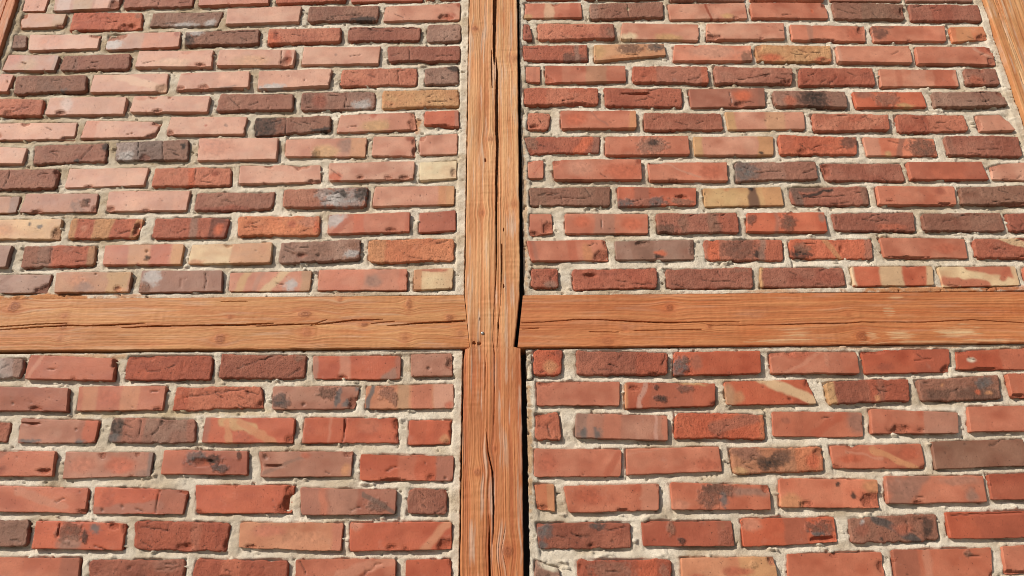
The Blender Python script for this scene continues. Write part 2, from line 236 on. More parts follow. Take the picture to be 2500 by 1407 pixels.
-808 1799 -556 1796 -558 1729 -796 1730 RO s;c .97 .3 .07 .3;c .95 .85 .12 .25;c .02 1 .06 .15;c 1 .6 .1 .4|orange-red brick with its right end broken away
-540 1790 -296 1783 -297 1723 -531 1723 MR s;b .2 .27 RK;q .8 .65 .12 .28 MX;d .7 .3 .95 .9 .05 MX;b .3 .6 MK;b -.1 .18 MR
-269 1786 -169 1785 -169 1722 -269 1723 DM r;c 1 .05 .12 .2;c .02 .02 .1 .12;k .9 .7 .7 .95
-1444 1720 -1208 1718 -1200 1657 -1444 1658 N r;e .5 .95 .5 .2 R;q .9 .2 .12 .3 X;b .5 1 NM
-1189 1717 -965 1709 -963 1646 -1186 1652 RO s;q .4 .4 .18 .4 NX;e .4 .8 .18 .3 M;c .26 .3 .01 .3;e .66 .25 .07 .2 G;c .87 .12 .06 .12;c 1 .1 .05 .3;q .57 .6 .04 .25 X
-946 1714 -706 1708 -707 1638 -935 1647 RD r;k .07 .2 .35 .3;k .6 .3 .65 .2;c .55 .85 .09 .15;k .35 .1 .35 .3;b .6 .7 RM;c 1 .75 .05 .3
-683 1708 -425 1705 -427 1638 -678 1648 KT s;e .3 .3 .2 .3 RK;c .12 .93 .06 .1;e .6 .6 .3 .3 KT;b .9 1.1 KR
-408 1705 -156 1704 -155 1640 -404 1638 RO s;d .95 .1 .75 .95 .1 KT;d .35 .3 .2 .9 .1 OR;c .95 .85 .1 .3;c .55 .95 .03 .12;e .05 .1 .08 .2 K;c .42 .9 .06 .1
-1299 1634 -1063 1630 -1057 1566 -1299 1570 RK s;b .8 1 RM
-1040 1625 -805 1625 -800 1561 -1033 1563 DB r;k .7 .4 .95 .3;e .8 .2 .2 .3 B;h .43 .3 .03
-779 1623 -552 1620 -550 1556 -782 1560 DR r;b .3 .5 RK
-534 1622 -290 1620 -288 1556 -529 1557 RK s;k .65 .6 .85 .15;k .05 .1 .1 .5;d .5 .5 .9 .1 .1 K
-266 1618 -155 1617 -153 1555 -263 1555 RO s;c 1 .1 .06 .2
''',
'LR': '''
39 2135 52 2138 52 2065 39 2063 U r
57 2145 137 2146 128 2074 55 2074 RO r;e .6 .7 .3 .3 T;e .9 .1 .2 .2 D
172 2143 421 2134 416 2073 169 2074 DB r;k .46 .4 .5 .05;b 0 .3 RM;b .65 1 DR;c .85 .97 .06 .1;k .93 .6 .97 .1
438 2135 671 2136 666 2073 429 2070 RO s;q .06 .65 .12 .5 G;q .12 .4 .06 .2 MX;c .16 .9 .06 .1;c .63 .95 .03 .1;e .25 .5 .1 .5 RM
697 2132 931 2130 928 2070 694 2074 KR s;c .22 .04 .06 .16;c .4 .03 .03 .14;c .02 .05 .1 .15;d .2 .9 .55 .1 .05 K;e .65 .4 .03 .4 K;e .3 .2 .2 .2 R
946 2134 1186 2137 1172 2072 944 2070 DO s;c .98 .95 .09 .4;c .1 .05 .18 .13;e .25 .7 .12 .2 D;k .6 .5 .8 .4;b .6 1 RD
1204 2130 1442 2138 1442 2076 1194 2079 DO s;e .17 .45 .06 .16 U;c .05 .05 .08 .12;c .3 .97 .15 .1;b .5 1 RK
63 2056 285 2055 280 1991 62 1993 KR s;e .1 .5 .12 .4 RK;c .1 .05 .08 .12
298 2052 539 2048 533 1988 295 1983 R s;b .28 .75 RB;q .35 .15 .04 .12 X;q .65 .25 .1 .2 BX;q .4 .65 .1 .15 X;d .22 .1 .16 1 .05 KKKW;c .1 .2 .06 .12;b -.1 .02 T;e .75 .02 .2 .08 Y;c 1 .95 .06 .15
564 2052 787 2056 801 1991 563 1989 RO s;d .5 0 .95 .8 .14 CY;e .04 .6 .1 .6 YM;e .15 .7 .08 .3 YR;h .72 .8 .04;c 1 .2 .07 .25;e .8 .97 .08 .12 V|red brick crossed by a broad cream diagonal streak
831 2048 1056 2056 1048 1994 832 1989 DB r;b -.1 .09 Y;b .5 .6 DR;e .6 .85 .05 .2 T;b .7 1 DR;k .6 .3 .65 .6
1078 2053 1297 2060 1290 1998 1077 1993 BN r;q .7 .75 .35 .35 XN;q .8 .3 .13 .25 G;e .7 .65 .05 .12 O;e .85 .75 .06 .1 T;q .2 .75 .2 .3 NX;e .3 .3 .02 .1 T|brown brick with a rough black crust at its right end
1320 2066 1574 2068 1574 2002 1316 2000 RK s;c .1 .95 .1 .12
57 1972 121 1973 124 1902 56 1903 RK r;c .3 .05 .3 .1;k .5 .5 .6 .9;h .05 .85 .05
165 1972 403 1962 399 1898 159 1908 KM s;b -.1 .12 M;e .15 .85 .14 .35 G;b .12 .2 KM;d .87 0 .86 1 .04 KKKW;b .3 .5 KR;b .94 1.1 KR
425 1970 656 1963 652 1899 417 1903 RO r;q .47 .75 .12 .3 D;k .4 .6 .5 .9;d .5 .5 .9 .1 .15 RM;b .94 1.1 RT
680 1972 916 1967 907 1902 674 1906 RK s;e .95 .4 .15 .6 BM;d .5 .8 .7 .3 .1 R;e .15 .4 .06 .15 RM
938 1975 1165 1963 1154 1909 929 1910 KR s;c .32 .9 .15 .25;e .57 .12 .08 .3 R;e .85 .85 .25 .25 M;c .57 .85 .05 .1;b .6 1.1 KM
1194 1979 1432 1980 1432 1914 1185 1912 KR s
53 1881 278 1878 272 1809 51 1810 KR s;e .15 .5 .15 .4 R;d .95 .3 .85 .8 .1 R;h .57 .92 .02
289 1878 530 1882 530 1819 287 1813 KR s;e .85 .7 .15 .3 R;h .72 .65 .02;h .62 .45 .015;d .05 .2 .3 .1 .02 K
557 1878 795 1878 789 1817 560 1812 TB r;q .4 .6 .22 .35 X;b -.1 .25 TB;q .55 .35 .15 .25 NX;b .7 1.1 TO;c .96 .25 .06 .2;e .08 .9 .1 .2 Y;e .88 .6 .1 .4 O;e .15 .2 .2 .3 BN|tan brick blotched with black burn spots
816 1882 1053 1884 1050 1821 816 1824 RK s;d .2 .3 .5 .55 .03 K;d .5 .3 .85 .95 .07 T;e .2 .6 .15 .25 RO;c .25 .05 .08 .14;e .85 .4 .12 .3 R;c .02 1 .08 .2;c 1 1 .08 .2
1079 1889 1317 1892 1317 1826 1075 1819 N s
52 1793 102 1792 102 1726 56 1732 TO s;c .4 .92 .35 .16;b .6 1.1 T;c 0 1 .2 .3
125 1788 368 1791 361 1726 136 1722 RK s;e .25 .4 .18 .4 R;e .75 .15 .1 .2 R;c 1 .08 .05 .14;d .9 .1 .8 .5 .04 K;c .6 .97 .08 .08;b .8 1 K
395 1793 644 1784 641 1725 394 1727 RK s;q .38 .5 .12 .6 BX;q .5 .2 .2 .25 NX;e .53 .6 .05 .4 G;e .8 .3 .25 .25 M;e .1 .85 .12 .2 K;c .98 .1 .06 .2
671 1801 919 1794 912 1726 665 1730 KO s;e .6 .2 .03 .1 X;e .74 .55 .04 .13 X;c .92 .75 .13 .3;c .25 .9 .07 .14;e .95 .2 .12 .3 T;e .1 .8 .15 .3 T|pink brick with a large red chip at its lower right corner
941 1803 1190 1802 1184 1738 934 1736 KR s;d .35 0 .1 1 .2 MB;e .15 .4 .2 .5 MB;e .85 .75 .08 .3 M;c .3 .97 .06 .1;e .75 .2 .25 .2 KM
1203 1806 1441 1807 1441 1742 1198 1743 RD s;b .45 1 RK
54 1700 288 1698 286 1637 59 1638 DB r;q .08 .3 .12 .4 G;q .65 .12 .1 .14 GX;c .57 .9 .05 .14;h .35 .6 .02;c .03 .05 .06 .15;e .05 .85 .06 .2 G;k .75 .3 .95 .15;h .8 .7 .03
315 1702 539 1699 539 1640 316 1643 RD s;q .32 .3 .07 .3 N;q .44 .8 .05 .15 X;e .9 .2 .04 .16 Y;q .92 .65 .1 .35 NX;b .82 1.1 DB;c .03 .03 .08 .1;h .13 .75 .02
563 1704 796 1707 793 1647 561 1638 RO s;q .85 .4 .2 .35 XB;c .85 .85 .16 .12;b .45 .7 RB;e .8 .6 .12 .1 G;e .1 .2 .15 .3 K
830 1704 1051 1712 1044 1651 827 1643 NB r;d .35 .2 .7 .9 .1 GX;q .88 .5 .09 .45 X;e .15 .2 .03 .12 W;e .6 .5 .15 .3 BO;k .65 .2 .65 .7;q .33 .9 .03 .1 X;e .15 .5 .1 .3 DB
1073 1714 1311 1717 1311 1652 1071 1652 DO s;k .05 .1 .8 .08;b .3 1 DR
48 1613 107 1595 111 1548 47 1548 M r;e .6 .1 .5 .2 U
149 1613 380 1613 376 1550 153 1550 RD r;q .35 .35 .25 .4 NB;q .93 .4 .07 .3 B;c .03 .3 .04 .2;h .1 .3 .02;b .65 .85 RO
405 1615 631 1616 633 1550 401 1550 KT s;q .75 .25 .05 .15 G;e .15 .8 .12 .3 R;b .6 1.1 TY;e .6 .5 .2 .2 R;c .98 .1 .08 .2
666 1621 896 1624 893 1552 657 1552 RK s;c .48 .05 .05 .12;c .97 .45 .05 .25
922 1628 1165 1631 1153 1566 918 1564 RK s;b -.1 .25 RM;q .76 .18 .05 .18 N;b .3 .38 K;c 1 .95 .05 .15
1191 1634 1429 1635 1429 1574 1185 1570 KR s;c .1 .95 .2 .1
''',
}
EXTRA = {
'UL': '''
-1646 2561 -1575 2561 -1575 2500 -1646 2500 M s
-1646 2387 -1568 2387 -1568 2329 -1646 2329 RK s
-1646 3536 -1408 3536 -1408 3470 -1646 3470 DB s
-1389 3536 -1161 3536 -1161 3470 -1389 3470 RO r
-1144 3536 -904 3536 -904 3470 -1144 3470 M r
-888 3536 -649 3536 -649 3470 -888 3470 RK r
-634 3536 -406 3536 -406 3470 -634 3470 Y s
-391 3536 -157 3536 -157 3470 -391 3470 RK s
-1646 3621 -1411 3621 -1411 3555 -1646 3555 RK s
-1389 3621 -1148 3621 -1148 3555 -1389 3555 D s
-1131 3621 -901 3621 -901 3555 -1131 3555 RK r
-887 3621 -654 3621 -654 3555 -887 3555 RM s
-636 3621 -398 3621 -398 3555 -636 3555 R r
-381 3621 -157 3621 -157 3555 -381 3555 N r
''',
'UR': '''
1451 2379 1574 2379 1574 2319 1451 2319 R r
47 3536 283 3536 283 3470 47 3470 Y r
297 3536 536 3536 536 3470 297 3470 B r
554 3536 782 3536 782 3470 554 3470 R s
801 3536 1043 3536 1043 3470 801 3470 R s
1064 3536 1305 3536 1305 3470 1064 3470 B r
1327 3536 1574 3536 1574 3470 1327 3470 KR s
47 3621 283 3621 283 3555 47 3555 R r
304 3621 533 3621 533 3555 304 3555 B r
555 3621 787 3621 787 3555 555 3555 N s
804 3621 1036 3621 1036 3555 804 3555 RK s
1055 3621 1293 3621 1293 3555 1055 3555 D r
1309 3621 1574 3621 1574 3555 1309 3555 RM r
''',
'LL': '''
-1646 2141 -1579 2141 -1579 2081 -1646 2081 KR r
-1646 2061 -1438 2061 -1438 1996 -1646 1996 B s
-1646 1976 -1574 1976 -1574 1915 -1646 1915 R s
-1646 1890 -1536 1890 -1536 1827 -1646 1827 Y r
-1519 1890 -1435 1890 -1435 1827 -1519 1827 RM s
-1646 1803 -1408 1803 -1408 1741 -1646 1741 N r
-1390 1803 -1332 1803 -1332 1741 -1390 1741 K s
-1646 1720 -1462 1720 -1462 1658 -1646 1658 Y r
-1646 1634 -1410 1634 -1410 1570 -1646 1570 DB r
-1395 1634 -1317 1634 -1317 1570 -1395 1570 B s
-1646 1537 -1410 1537 -1410 1471 -1646 1471 Y r
-1393 1537 -1152 1537 -1152 1471 -1393 1471 N r
-1130 1537 -897 1537 -897 1471 -1130 1471 RK s
-879 1537 -641 1537 -641 1471 -879 1471 B r
-623 1537 -383 1537 -383 1471 -623 1471 K r
-367 1537 -154 1537 -154 1471 -367 1471 N r
-1646 1452 -1408 1452 -1408 1386 -1646 1386 B r
-1389 1452 -1154 1452 -1154 1386 -1389 1386 RK s
-1133 1452 -892 1452 -892 1386 -1133 1386 KR r
-873 1452 -635 1452 -635 1386 -873 1386 N r
-619 1452 -380 1452 -380 1386 -619 1386 RM r
-364 1452 -154 1452 -154 1386 -364 1386 Y r
-1646 1367 -1411 1367 -1411 1301 -1646 1301 RK r
-1392 1367 -1161 1367 -1161 1301 -1392 1301 M s
-1142 1367 -913 1367 -913 1301 -1142 1301 KR s
-898 1367 -658 1367 -658 1301 -898 1301 R r
-636 1367 -401 1367 -401 1301 -636 1301 DB s
-384 1367 -154 1367 -154 1301 -384 1301 K s
-1646 1282 -1410 1282 -1410 1216 -1646 1216 R r
-1392 1282 -1160 1282 -1160 1216 -1392 1216 K s
-1141 1282 -905 1282 -905 1216 -1141 1216 R r
-890 1282 -655 1282 -655 1216 -890 1216 B r
-633 1282 -394 1282 -394 1216 -633 1216 K r
-373 1282 -154 1282 -154 1216 -373 1216 B r
-1646 1197 -1408 1197 -1408 1131 -1646 1131 RO s
-1389 1197 -1156 1197 -1156 1131 -1389 1131 K s
-1139 1197 -906 1197 -906 1131 -1139 1131 RM s
-889 1197 -649 1197 -649 1131 -889 1131 RM r
-632 1197 -390 1197 -390 1131 -632 1131 KR r
-372 1197 -154 1197 -154 1131 -372 1131 K s
-1646 1112 -1410 1112 -1410 1046 -1646 1046 KR r
-1392 1112 -1160 1112 -1160 1046 -1392 1046 D r
-1138 1112 -908 1112 -908 1046 -1138 1046 R s
-889 1112 -648 1112 -648 1046 -889 1046 RO r
-633 1112 -403 1112 -403 1046 -633 1046 K s
-385 1112 -154 1112 -154 1046 -385 1046 RO r
-1646 1027 -1408 1027 -1408 961 -1646 961 D s
-1388 1027 -1156 1027 -1156 961 -1388 961 KR r
-1138 1027 -897 1027 -897 961 -1138 961 N s
-883 1027 -654 1027 -654 961 -883 961 D r
-635 1027 -396 1027 -396 961 -635 961 R r
-380 1027 -154 1027 -154 961 -380 961 Y s
''',
'LR': '''
1460 2138 1574 2138 1574 2076 1460 2076 K s
1450 1980 1574 1980 1574 1914 1450 1914 K r
1335 1892 1574 1892 1574 1826 1335 1826 KR r
1459 1807 1574 1807 1574 1742 1459 1742 KR s
1329 1717 1574 1717 1574 1652 1329 1652 RM r
1447 1635 1574 1635 1574 1574 1447 1574 RK s
45 1530 281 1530 281 1464 45 1464 DB s
298 1530 533 1530 533 1464 298 1464 R s
553 1530 785 1530 785 1464 553 1464 R s
804 1530 1033 1530 1033 1464 804 1464 N r
1055 1530 1297 1530 1297 1464 1055 1464 N r
1311 1530 1574 1530 1574 1464 1311 1464 RO s
45 1445 281 1445 281 1379 45 1379 N r
296 1445 532 1445 532 1379 296 1379 K s
547 1445 778 1445 778 1379 547 1379 DB s
797 1445 1035 1445 1035 1379 797 1379 D s
1054 1445 1284 1445 1284 1379 1054 1379 K s
1298 1445 1574 1445 1574 1379 1298 1379 K r
45 1360 155 1360 155 1294 45 1294 RK r
170 1360 407 1360 407 1294 170 1294 DB r
428 1360 664 1360 664 1294 428 1294 RM s
680 1360 915 1360 915 1294 680 1294 D r
934 1360 1163 1360 1163 1294 934 1294 RO r
1181 1360 1415 1360 1415 1294 1181 1294 RK s
1434 1360 1574 1360 1574 1294 1434 1294 K s
45 1275 283 1275 283 1209 45 1209 RO r
304 1275 538 1275 538 1209 304 1209 B s
559 1275 787 1275 787 1209 559 1209 N r
801 1275 1032 1275 1032 1209 801 1209 K s
1052 1275 1281 1275 1281 1209 1052 1209 K r
1301 1275 1574 1275 1574 1209 1301 1209 RM r
45 1190 281 1190 281 1124 45 1124 B r
301 1190 534 1190 534 1124 301 1124 N r
553 1190 793 1190 793 1124 553 1124 K r
811 1190 1047 1190 1047 1124 811 1124 RM s
1067 1190 1301 1190 1301 1124 1067 1124 R s
1315 1190 1574 1190 1574 1124 1315 1124 R r
45 1105 281 1105 281 1039 45 1039 R r
298 1105 539 1105 539 1039 298 1039 RM r
555 1105 790 1105 790 1039 555 1039 RO s
809 1105 1038 1105 1038 1039 809 1039 Y r
1059 1105 1294 1105 1294 1039 1059 1039 DB r
1308 1105 1574 1105 1574 1039 1308 1039 M r
45 1020 283 1020 283 954 45 954 R r
304 1020 537 1020 537 954 304 954 R s
556 1020 791 1020 791 954 556 954 RK s
811 1020 1044 1020 1044 954 811 954 KR s
1064 1020 1294 1020 1294 954 1064 954 RO s
1313 1020 1574 1020 1574 954 1313 954 RM r
''',
'OL': '''
-2686 982 -2450 982 -2450 916 -2686 916 RK r
-2433 982 -2204 982 -2204 916 -2433 916 N r
-2188 982 -1957 982 -1957 916 -2188 916 K s
-1935 982 -1826 982 -1826 916 -1935 916 K r
-2686 1067 -2448 1067 -2448 1001 -2686 1001 M r
-2432 1067 -2204 1067 -2204 1001 -2432 1001 Y r
-2182 1067 -1944 1067 -1944 1001 -2182 1001 RO r
-1929 1067 -1826 1067 -1826 1001 -1929 1001 K s
-2686 1152 -2448 1152 -2448 1086 -2686 1086 M s
-2433 1152 -2193 1152 -2193 1086 -2433 1086 KR r
-2174 1152 -1934 1152 -1934 1086 -2174 1086 RO s
-1915 1152 -1826 1152 -1826 1086 -1915 1086 RO s
-2686 1237 -2576 1237 -2576 1171 -2686 1171 R s
-2557 1237 -2317 1237 -2317 1171 -2557 1171 RO s
-2299 1237 -2066 1237 -2066 1171 -2299 1171 K r
-2048 1237 -1826 1237 -1826 1171 -2048 1171 R r
-2686 1322 -2576 1322 -2576 1256 -2686 1256 RK r
-2558 1322 -2319 1322 -2319 1256 -2558 1256 D r
-2302 1322 -2072 1322 -2072 1256 -2302 1256 R r
-2056 1322 -1826 1322 -1826 1256 -2056 1256 K s
-2686 1407 -2451 1407 -2451 1341 -2686 1341 R s
-2430 1407 -2190 1407 -2190 1341 -2430 1341 R s
-2172 1407 -1940 1407 -1940 1341 -2172 1341 M s
-1919 1407 -1826 1407 -1826 1341 -1919 1341 M s
-2686 1492 -2451 1492 -2451 1426 -2686 1426 Y s
-2431 1492 -2193 1492 -2193 1426 -2431 1426 D s
-2172 1492 -1939 1492 -1939 1426 -2172 1426 RK r
-1924 1492 -1826 1492 -1826 1426 -1924 1426 D r
-2686 1577 -2576 1577 -2576 1511 -2686 1511 R s
-2561 1577 -2333 1577 -2333 1511 -2561 1511 RK r
-2315 1577 -2083 1577 -2083 1511 -2315 1511 RM s
-2068 1577 -1826 1577 -1826 1511 -2068 1511 B s
-2686 1662 -2451 1662 -2451 1596 -2686 1596 RM s
-2431 1662 -2201 1662 -2201 1596 -2431 1596 DB s
-2182 1662 -1952 1662 -1952 1596 -2182 1596 M r
-1932 1662 -1826 1662 -1826 1596 -1932 1596 B r
-2686 1747 -2448 1747 -2448 1681 -2686 1681 RK r
-2433 1747 -2196 1747 -2196 1681 -2433 1681 RK r
-2174 1747 -1938 1747 -1938 1681 -2174 1681 R s
-1917 1747 -1826 1747 -1826 1681 -1917 1681 R s
-2686 1832 -2451 1832 -2451 1766 -2686 1766 KR r
-2433 1832 -2202 1832 -2202 1766 -2433 1766 D s
-2186 1832 -1951 1832 -1951 1766 -2186 1766 M s
-1934 1832 -1826 1832 -1826 1766 -1934 1766 Y s
-2686 1917 -2450 1917 -2450 1851 -2686 1851 RK s
-2429 1917 -2194 1917 -2194 1851 -2429 1851 R s
-2179 1917 -1949 1917 -1949 1851 -2179 1851 N r
-1928 1917 -1826 1917 -1826 1851 -1928 1851 M r
-2686 2002 -2576 2002 -2576 1936 -2686 1936 M s
-2558 2002 -2330 2002 -2330 1936 -2558 1936 DB s
-2310 2002 -2082 2002 -2082 1936 -2310 1936 K s
-2063 2002 -1826 2002 -1826 1936 -2063 1936 DB r
-2686 2087 -2448 2087 -2448 2021 -2686 2021 M s
-2429 2087 -2190 2087 -2190 2021 -2429 2021 B s
-2171 2087 -1935 2087 -1935 2021 -2171 2021 D r
-1921 2087 -1826 2087 -1826 2021 -1921 2021 B r
''',
'OLu': '''
-2686 2390 -2450 2390 -2450 2324 -2686 2324 N s
-2435 2390 -2196 2390 -2196 2324 -2435 2324 K r
-2175 2390 -1938 2390 -1938 2324 -2175 2324 Y s
-1920 2390 -1826 2390 -1826 2324 -1920 2324 R s
-2686 2475 -2448 2475 -2448 2409 -2686 2409 R r
-2430 2475 -2192 2475 -2192 2409 -2430 2409 DB s
-2171 2475 -1934 2475 -1934 2409 -2171 2409 K r
-1919 2475 -1826 2475 -1826 2409 -1919 2409 DB r
-2686 2560 -2451 2560 -2451 2494 -2686 2494 D r
-2430 2560 -2191 2560 -2191 2494 -2430 2494 R s
-2176 2560 -1943 2560 -1943 2494 -2176 2494 RK s
-1923 2560 -1826 2560 -1826 2494 -1923 2494 K r
-2686 2645 -2448 2645 -2448 2579 -2686 2579 DB s
-2431 2645 -2199 2645 -2199 2579 -2431 2579 RM r
-2184 2645 -1955 2645 -1955 2579 -2184 2579 R r
-1937 2645 -1826 2645 -1826 2579 -1937 2579 RK r
-2686 2730 -2450 2730 -2450 2664 -2686 2664 N s
-2435 2730 -2200 2730 -2200 2664 -2435 2664 Y s
-2184 2730 -1944 2730 -1944 2664 -2184 2664 K r
-1922 2730 -1826 2730 -1826 2664 -1922 2664 N r
-2686 2815 -2451 2815 -2451 2749 -2686 2749 K s
-2436 2815 -2203 2815 -2203 2749 -2436 2749 B s
-2184 2815 -1950 2815 -1950 2749 -2184 2749 B s
-1930 2815 -1826 2815 -1826 2749 -1930 2749 RM s
-2686 2900 -2451 2900 -2451 2834 -2686 2834 RO r
-2434 2900 -2199 2900 -2199 2834 -2434 2834 K s
-2183 2900 -1942 2900 -1942 2834 -2183 2834 KR r
-1928 2900 -1826 2900 -1826 2834 -1928 2834 B s
-2686 2985 -2448 2985 -2448 2919 -2686 2919 B s
-2430 2985 -2188 2985 -2188 2919 -2430 2919 N r
-2174 2985 -1935 2985 -1935 2919 -2174 2919 B s
-1914 2985 -1826 2985 -1826 2919 -1914 2919 D r
-2686 3070 -2576 3070 -2576 3004 -2686 3004 D r
-2559 3070 -2319 3070 -2319 3004 -2559 3004 DB r
-2305 3070 -2071 3070 -2071 3004 -2305 3004 RO r
-2051 3070 -1826 3070 -1826 3004 -2051 3004 D s
-2686 3155 -2451 3155 -2451 3089 -2686 3089 DB r
-2430 3155 -2198 3155 -2198 3089 -2430 3089 KR r
-2183 3155 -1954 3155 -1954 3089 -2183 3089 Y s
-1937 3155 -1826 3155 -1826 3089 -1937 3089 D r
-2686 3240 -2576 3240 -2576 3174 -2686 3174 RO s
-2554 3240 -2320 3240 -2320 3174 -2554 3174 KR s
-2298 3240 -2061 3240 -2061 3174 -2298 3174 Y r
-2043 3240 -1826 3240 -1826 3174 -2043 3174 K r
-2686 3325 -2451 3325 -2451 3259 -2686 3259 R r
-2430 3325 -2197 3325 -2197 3259 -2430 3259 Y r
-2175 3325 -1942 3325 -1942 3259 -2175 3259 Y s
-1921 3325 -1826 3325 -1826 3259 -1921 3259 M s
-2686 3410 -2450 3410 -2450 3344 -2686 3344 RO r
-2432 3410 -2200 3410 -2200 3344 -2432 3344 KR r
-2184 3410 -1947 3410 -1947 3344 -2184 3344 R s
-1927 3410 -1826 3410 -1826 3344 -1927 3344 K r
-2686 3495 -2451 3495 -2451 3429 -2686 3429 RO s
-2431 3495 -2196 3495 -2196 3429 -2431 3429 B r
-2181 3495 -1949 3495 -1949 3429 -2181 3429 B s
-1935 3495 -1826 3495 -1826 3429 -1935 3429 R r
-2686 3580 -2450 3580 -2450 3514 -2686 3514 M s
-2434 3580 -2199 3580 -2199 3514 -2434 3514 N s
-2183 3580 -1953 3580 -1953 3514 -2183 3514 K r
-1937 3580 -1826 3580 -1826 3514 -1937 3514 DB r
-2686 3665 -2451 3665 -2451 3599 -2686 3599 D s
-2432 3665 -2194 3665 -2194 3599 -2432 3599 RK s
-2176 3665 -1938 3665 -1938 3599 -2176 3599 R s
-1918 3665 -1826 3665 -1826 3599 -1918 3599 DB s
''',
'OR': '''
1760 982 1995 982 1995 916 1760 916 R r
2016 982 2254 982 2254 916 2016 916 DB r
2272 982 2501 982 2501 916 2272 916 R r
2520 982 2626 982 2626 916 2520 916 RM r
1760 1067 1995 1067 1995 1001 1760 1001 RM s
2014 1067 2242 1067 2242 1001 2014 1001 RO r
2257 1067 2492 1067 2492 1001 2257 1001 Y r
2513 1067 2626 1067 2626 1001 2513 1001 B s
1760 1152 1998 1152 1998 1086 1760 1086 R s
2017 1152 2247 1152 2247 1086 2017 1086 RK r
2269 1152 2500 1152 2500 1086 2269 1086 D r
2521 1152 2626 1152 2626 1086 2521 1086 D r
1760 1237 1998 1237 1998 1171 1760 1171 RK s
2017 1237 2253 1237 2253 1171 2017 1171 KR s
2272 1237 2508 1237 2508 1171 2272 1171 N r
2527 1237 2626 1237 2626 1171 2527 1171 R r
1760 1322 1870 1322 1870 1256 1760 1256 RM r
1884 1322 2123 1322 2123 1256 1884 1256 RM r
2141 1322 2373 1322 2373 1256 2141 1256 N s
2392 1322 2626 1322 2626 1256 2392 1256 RM s
1760 1407 1996 1407 1996 1341 1760 1341 K s
2017 1407 2255 1407 2255 1341 2017 1341 D s
2272 1407 2504 1407 2504 1341 2272 1341 KR r
2521 1407 2626 1407 2626 1341 2521 1341 B r
1760 1492 1995 1492 1995 1426 1760 1426 D r
2016 1492 2247 1492 2247 1426 2016 1426 R s
2264 1492 2493 1492 2493 1426 2264 1426 K r
2512 1492 2626 1492 2626 1426 2512 1426 RK s
1760 1577 1995 1577 1995 1511 1760 1511 K r
2016 1577 2249 1577 2249 1511 2016 1511 R s
2266 1577 2502 1577 2502 1511 2266 1511 DB s
2521 1577 2626 1577 2626 1511 2521 1511 K r
1760 1662 1870 1662 1870 1596 1760 1596 RO r
1887 1662 2127 1662 2127 1596 1887 1596 DB r
2145 1662 2383 1662 2383 1596 2145 1596 R s
2402 1662 2626 1662 2626 1596 2402 1596 R s
1760 1747 1995 1747 1995 1681 1760 1681 R r
2010 1747 2243 1747 2243 1681 2010 1681 M r
2257 1747 2497 1747 2497 1681 2257 1681 R r
2512 1747 2626 1747 2626 1681 2512 1681 K r
1760 1832 1870 1832 1870 1766 1760 1766 RK s
1891 1832 2130 1832 2130 1766 1891 1766 DB r
2145 1832 2379 1832 2379 1766 2145 1766 RO r
2393 1832 2626 1832 2626 1766 2393 1766 D s
1760 1917 1996 1917 1996 1851 1760 1851 R r
2013 1917 2243 1917 2243 1851 2013 1851 RO s
2262 1917 2491 1917 2491 1851 2262 1851 K r
2509 1917 2626 1917 2626 1851 2509 1851 DB r
1760 2002 1870 2002 1870 1936 1760 1936 RO s
1887 2002 2123 2002 2123 1936 1887 1936 RO r
2144 2002 2382 2002 2382 1936 2144 1936 R s
2399 2002 2626 2002 2626 1936 2399 1936 K r
1760 2087 1996 2087 1996 2021 1760 2021 RK r
2013 2087 2247 2087 2247 2021 2013 2021 N s
2262 2087 2493 2087 2493 2021 2262 2021 N s
2510 2087 2626 2087 2626 2021 2510 2021 RO s
''',
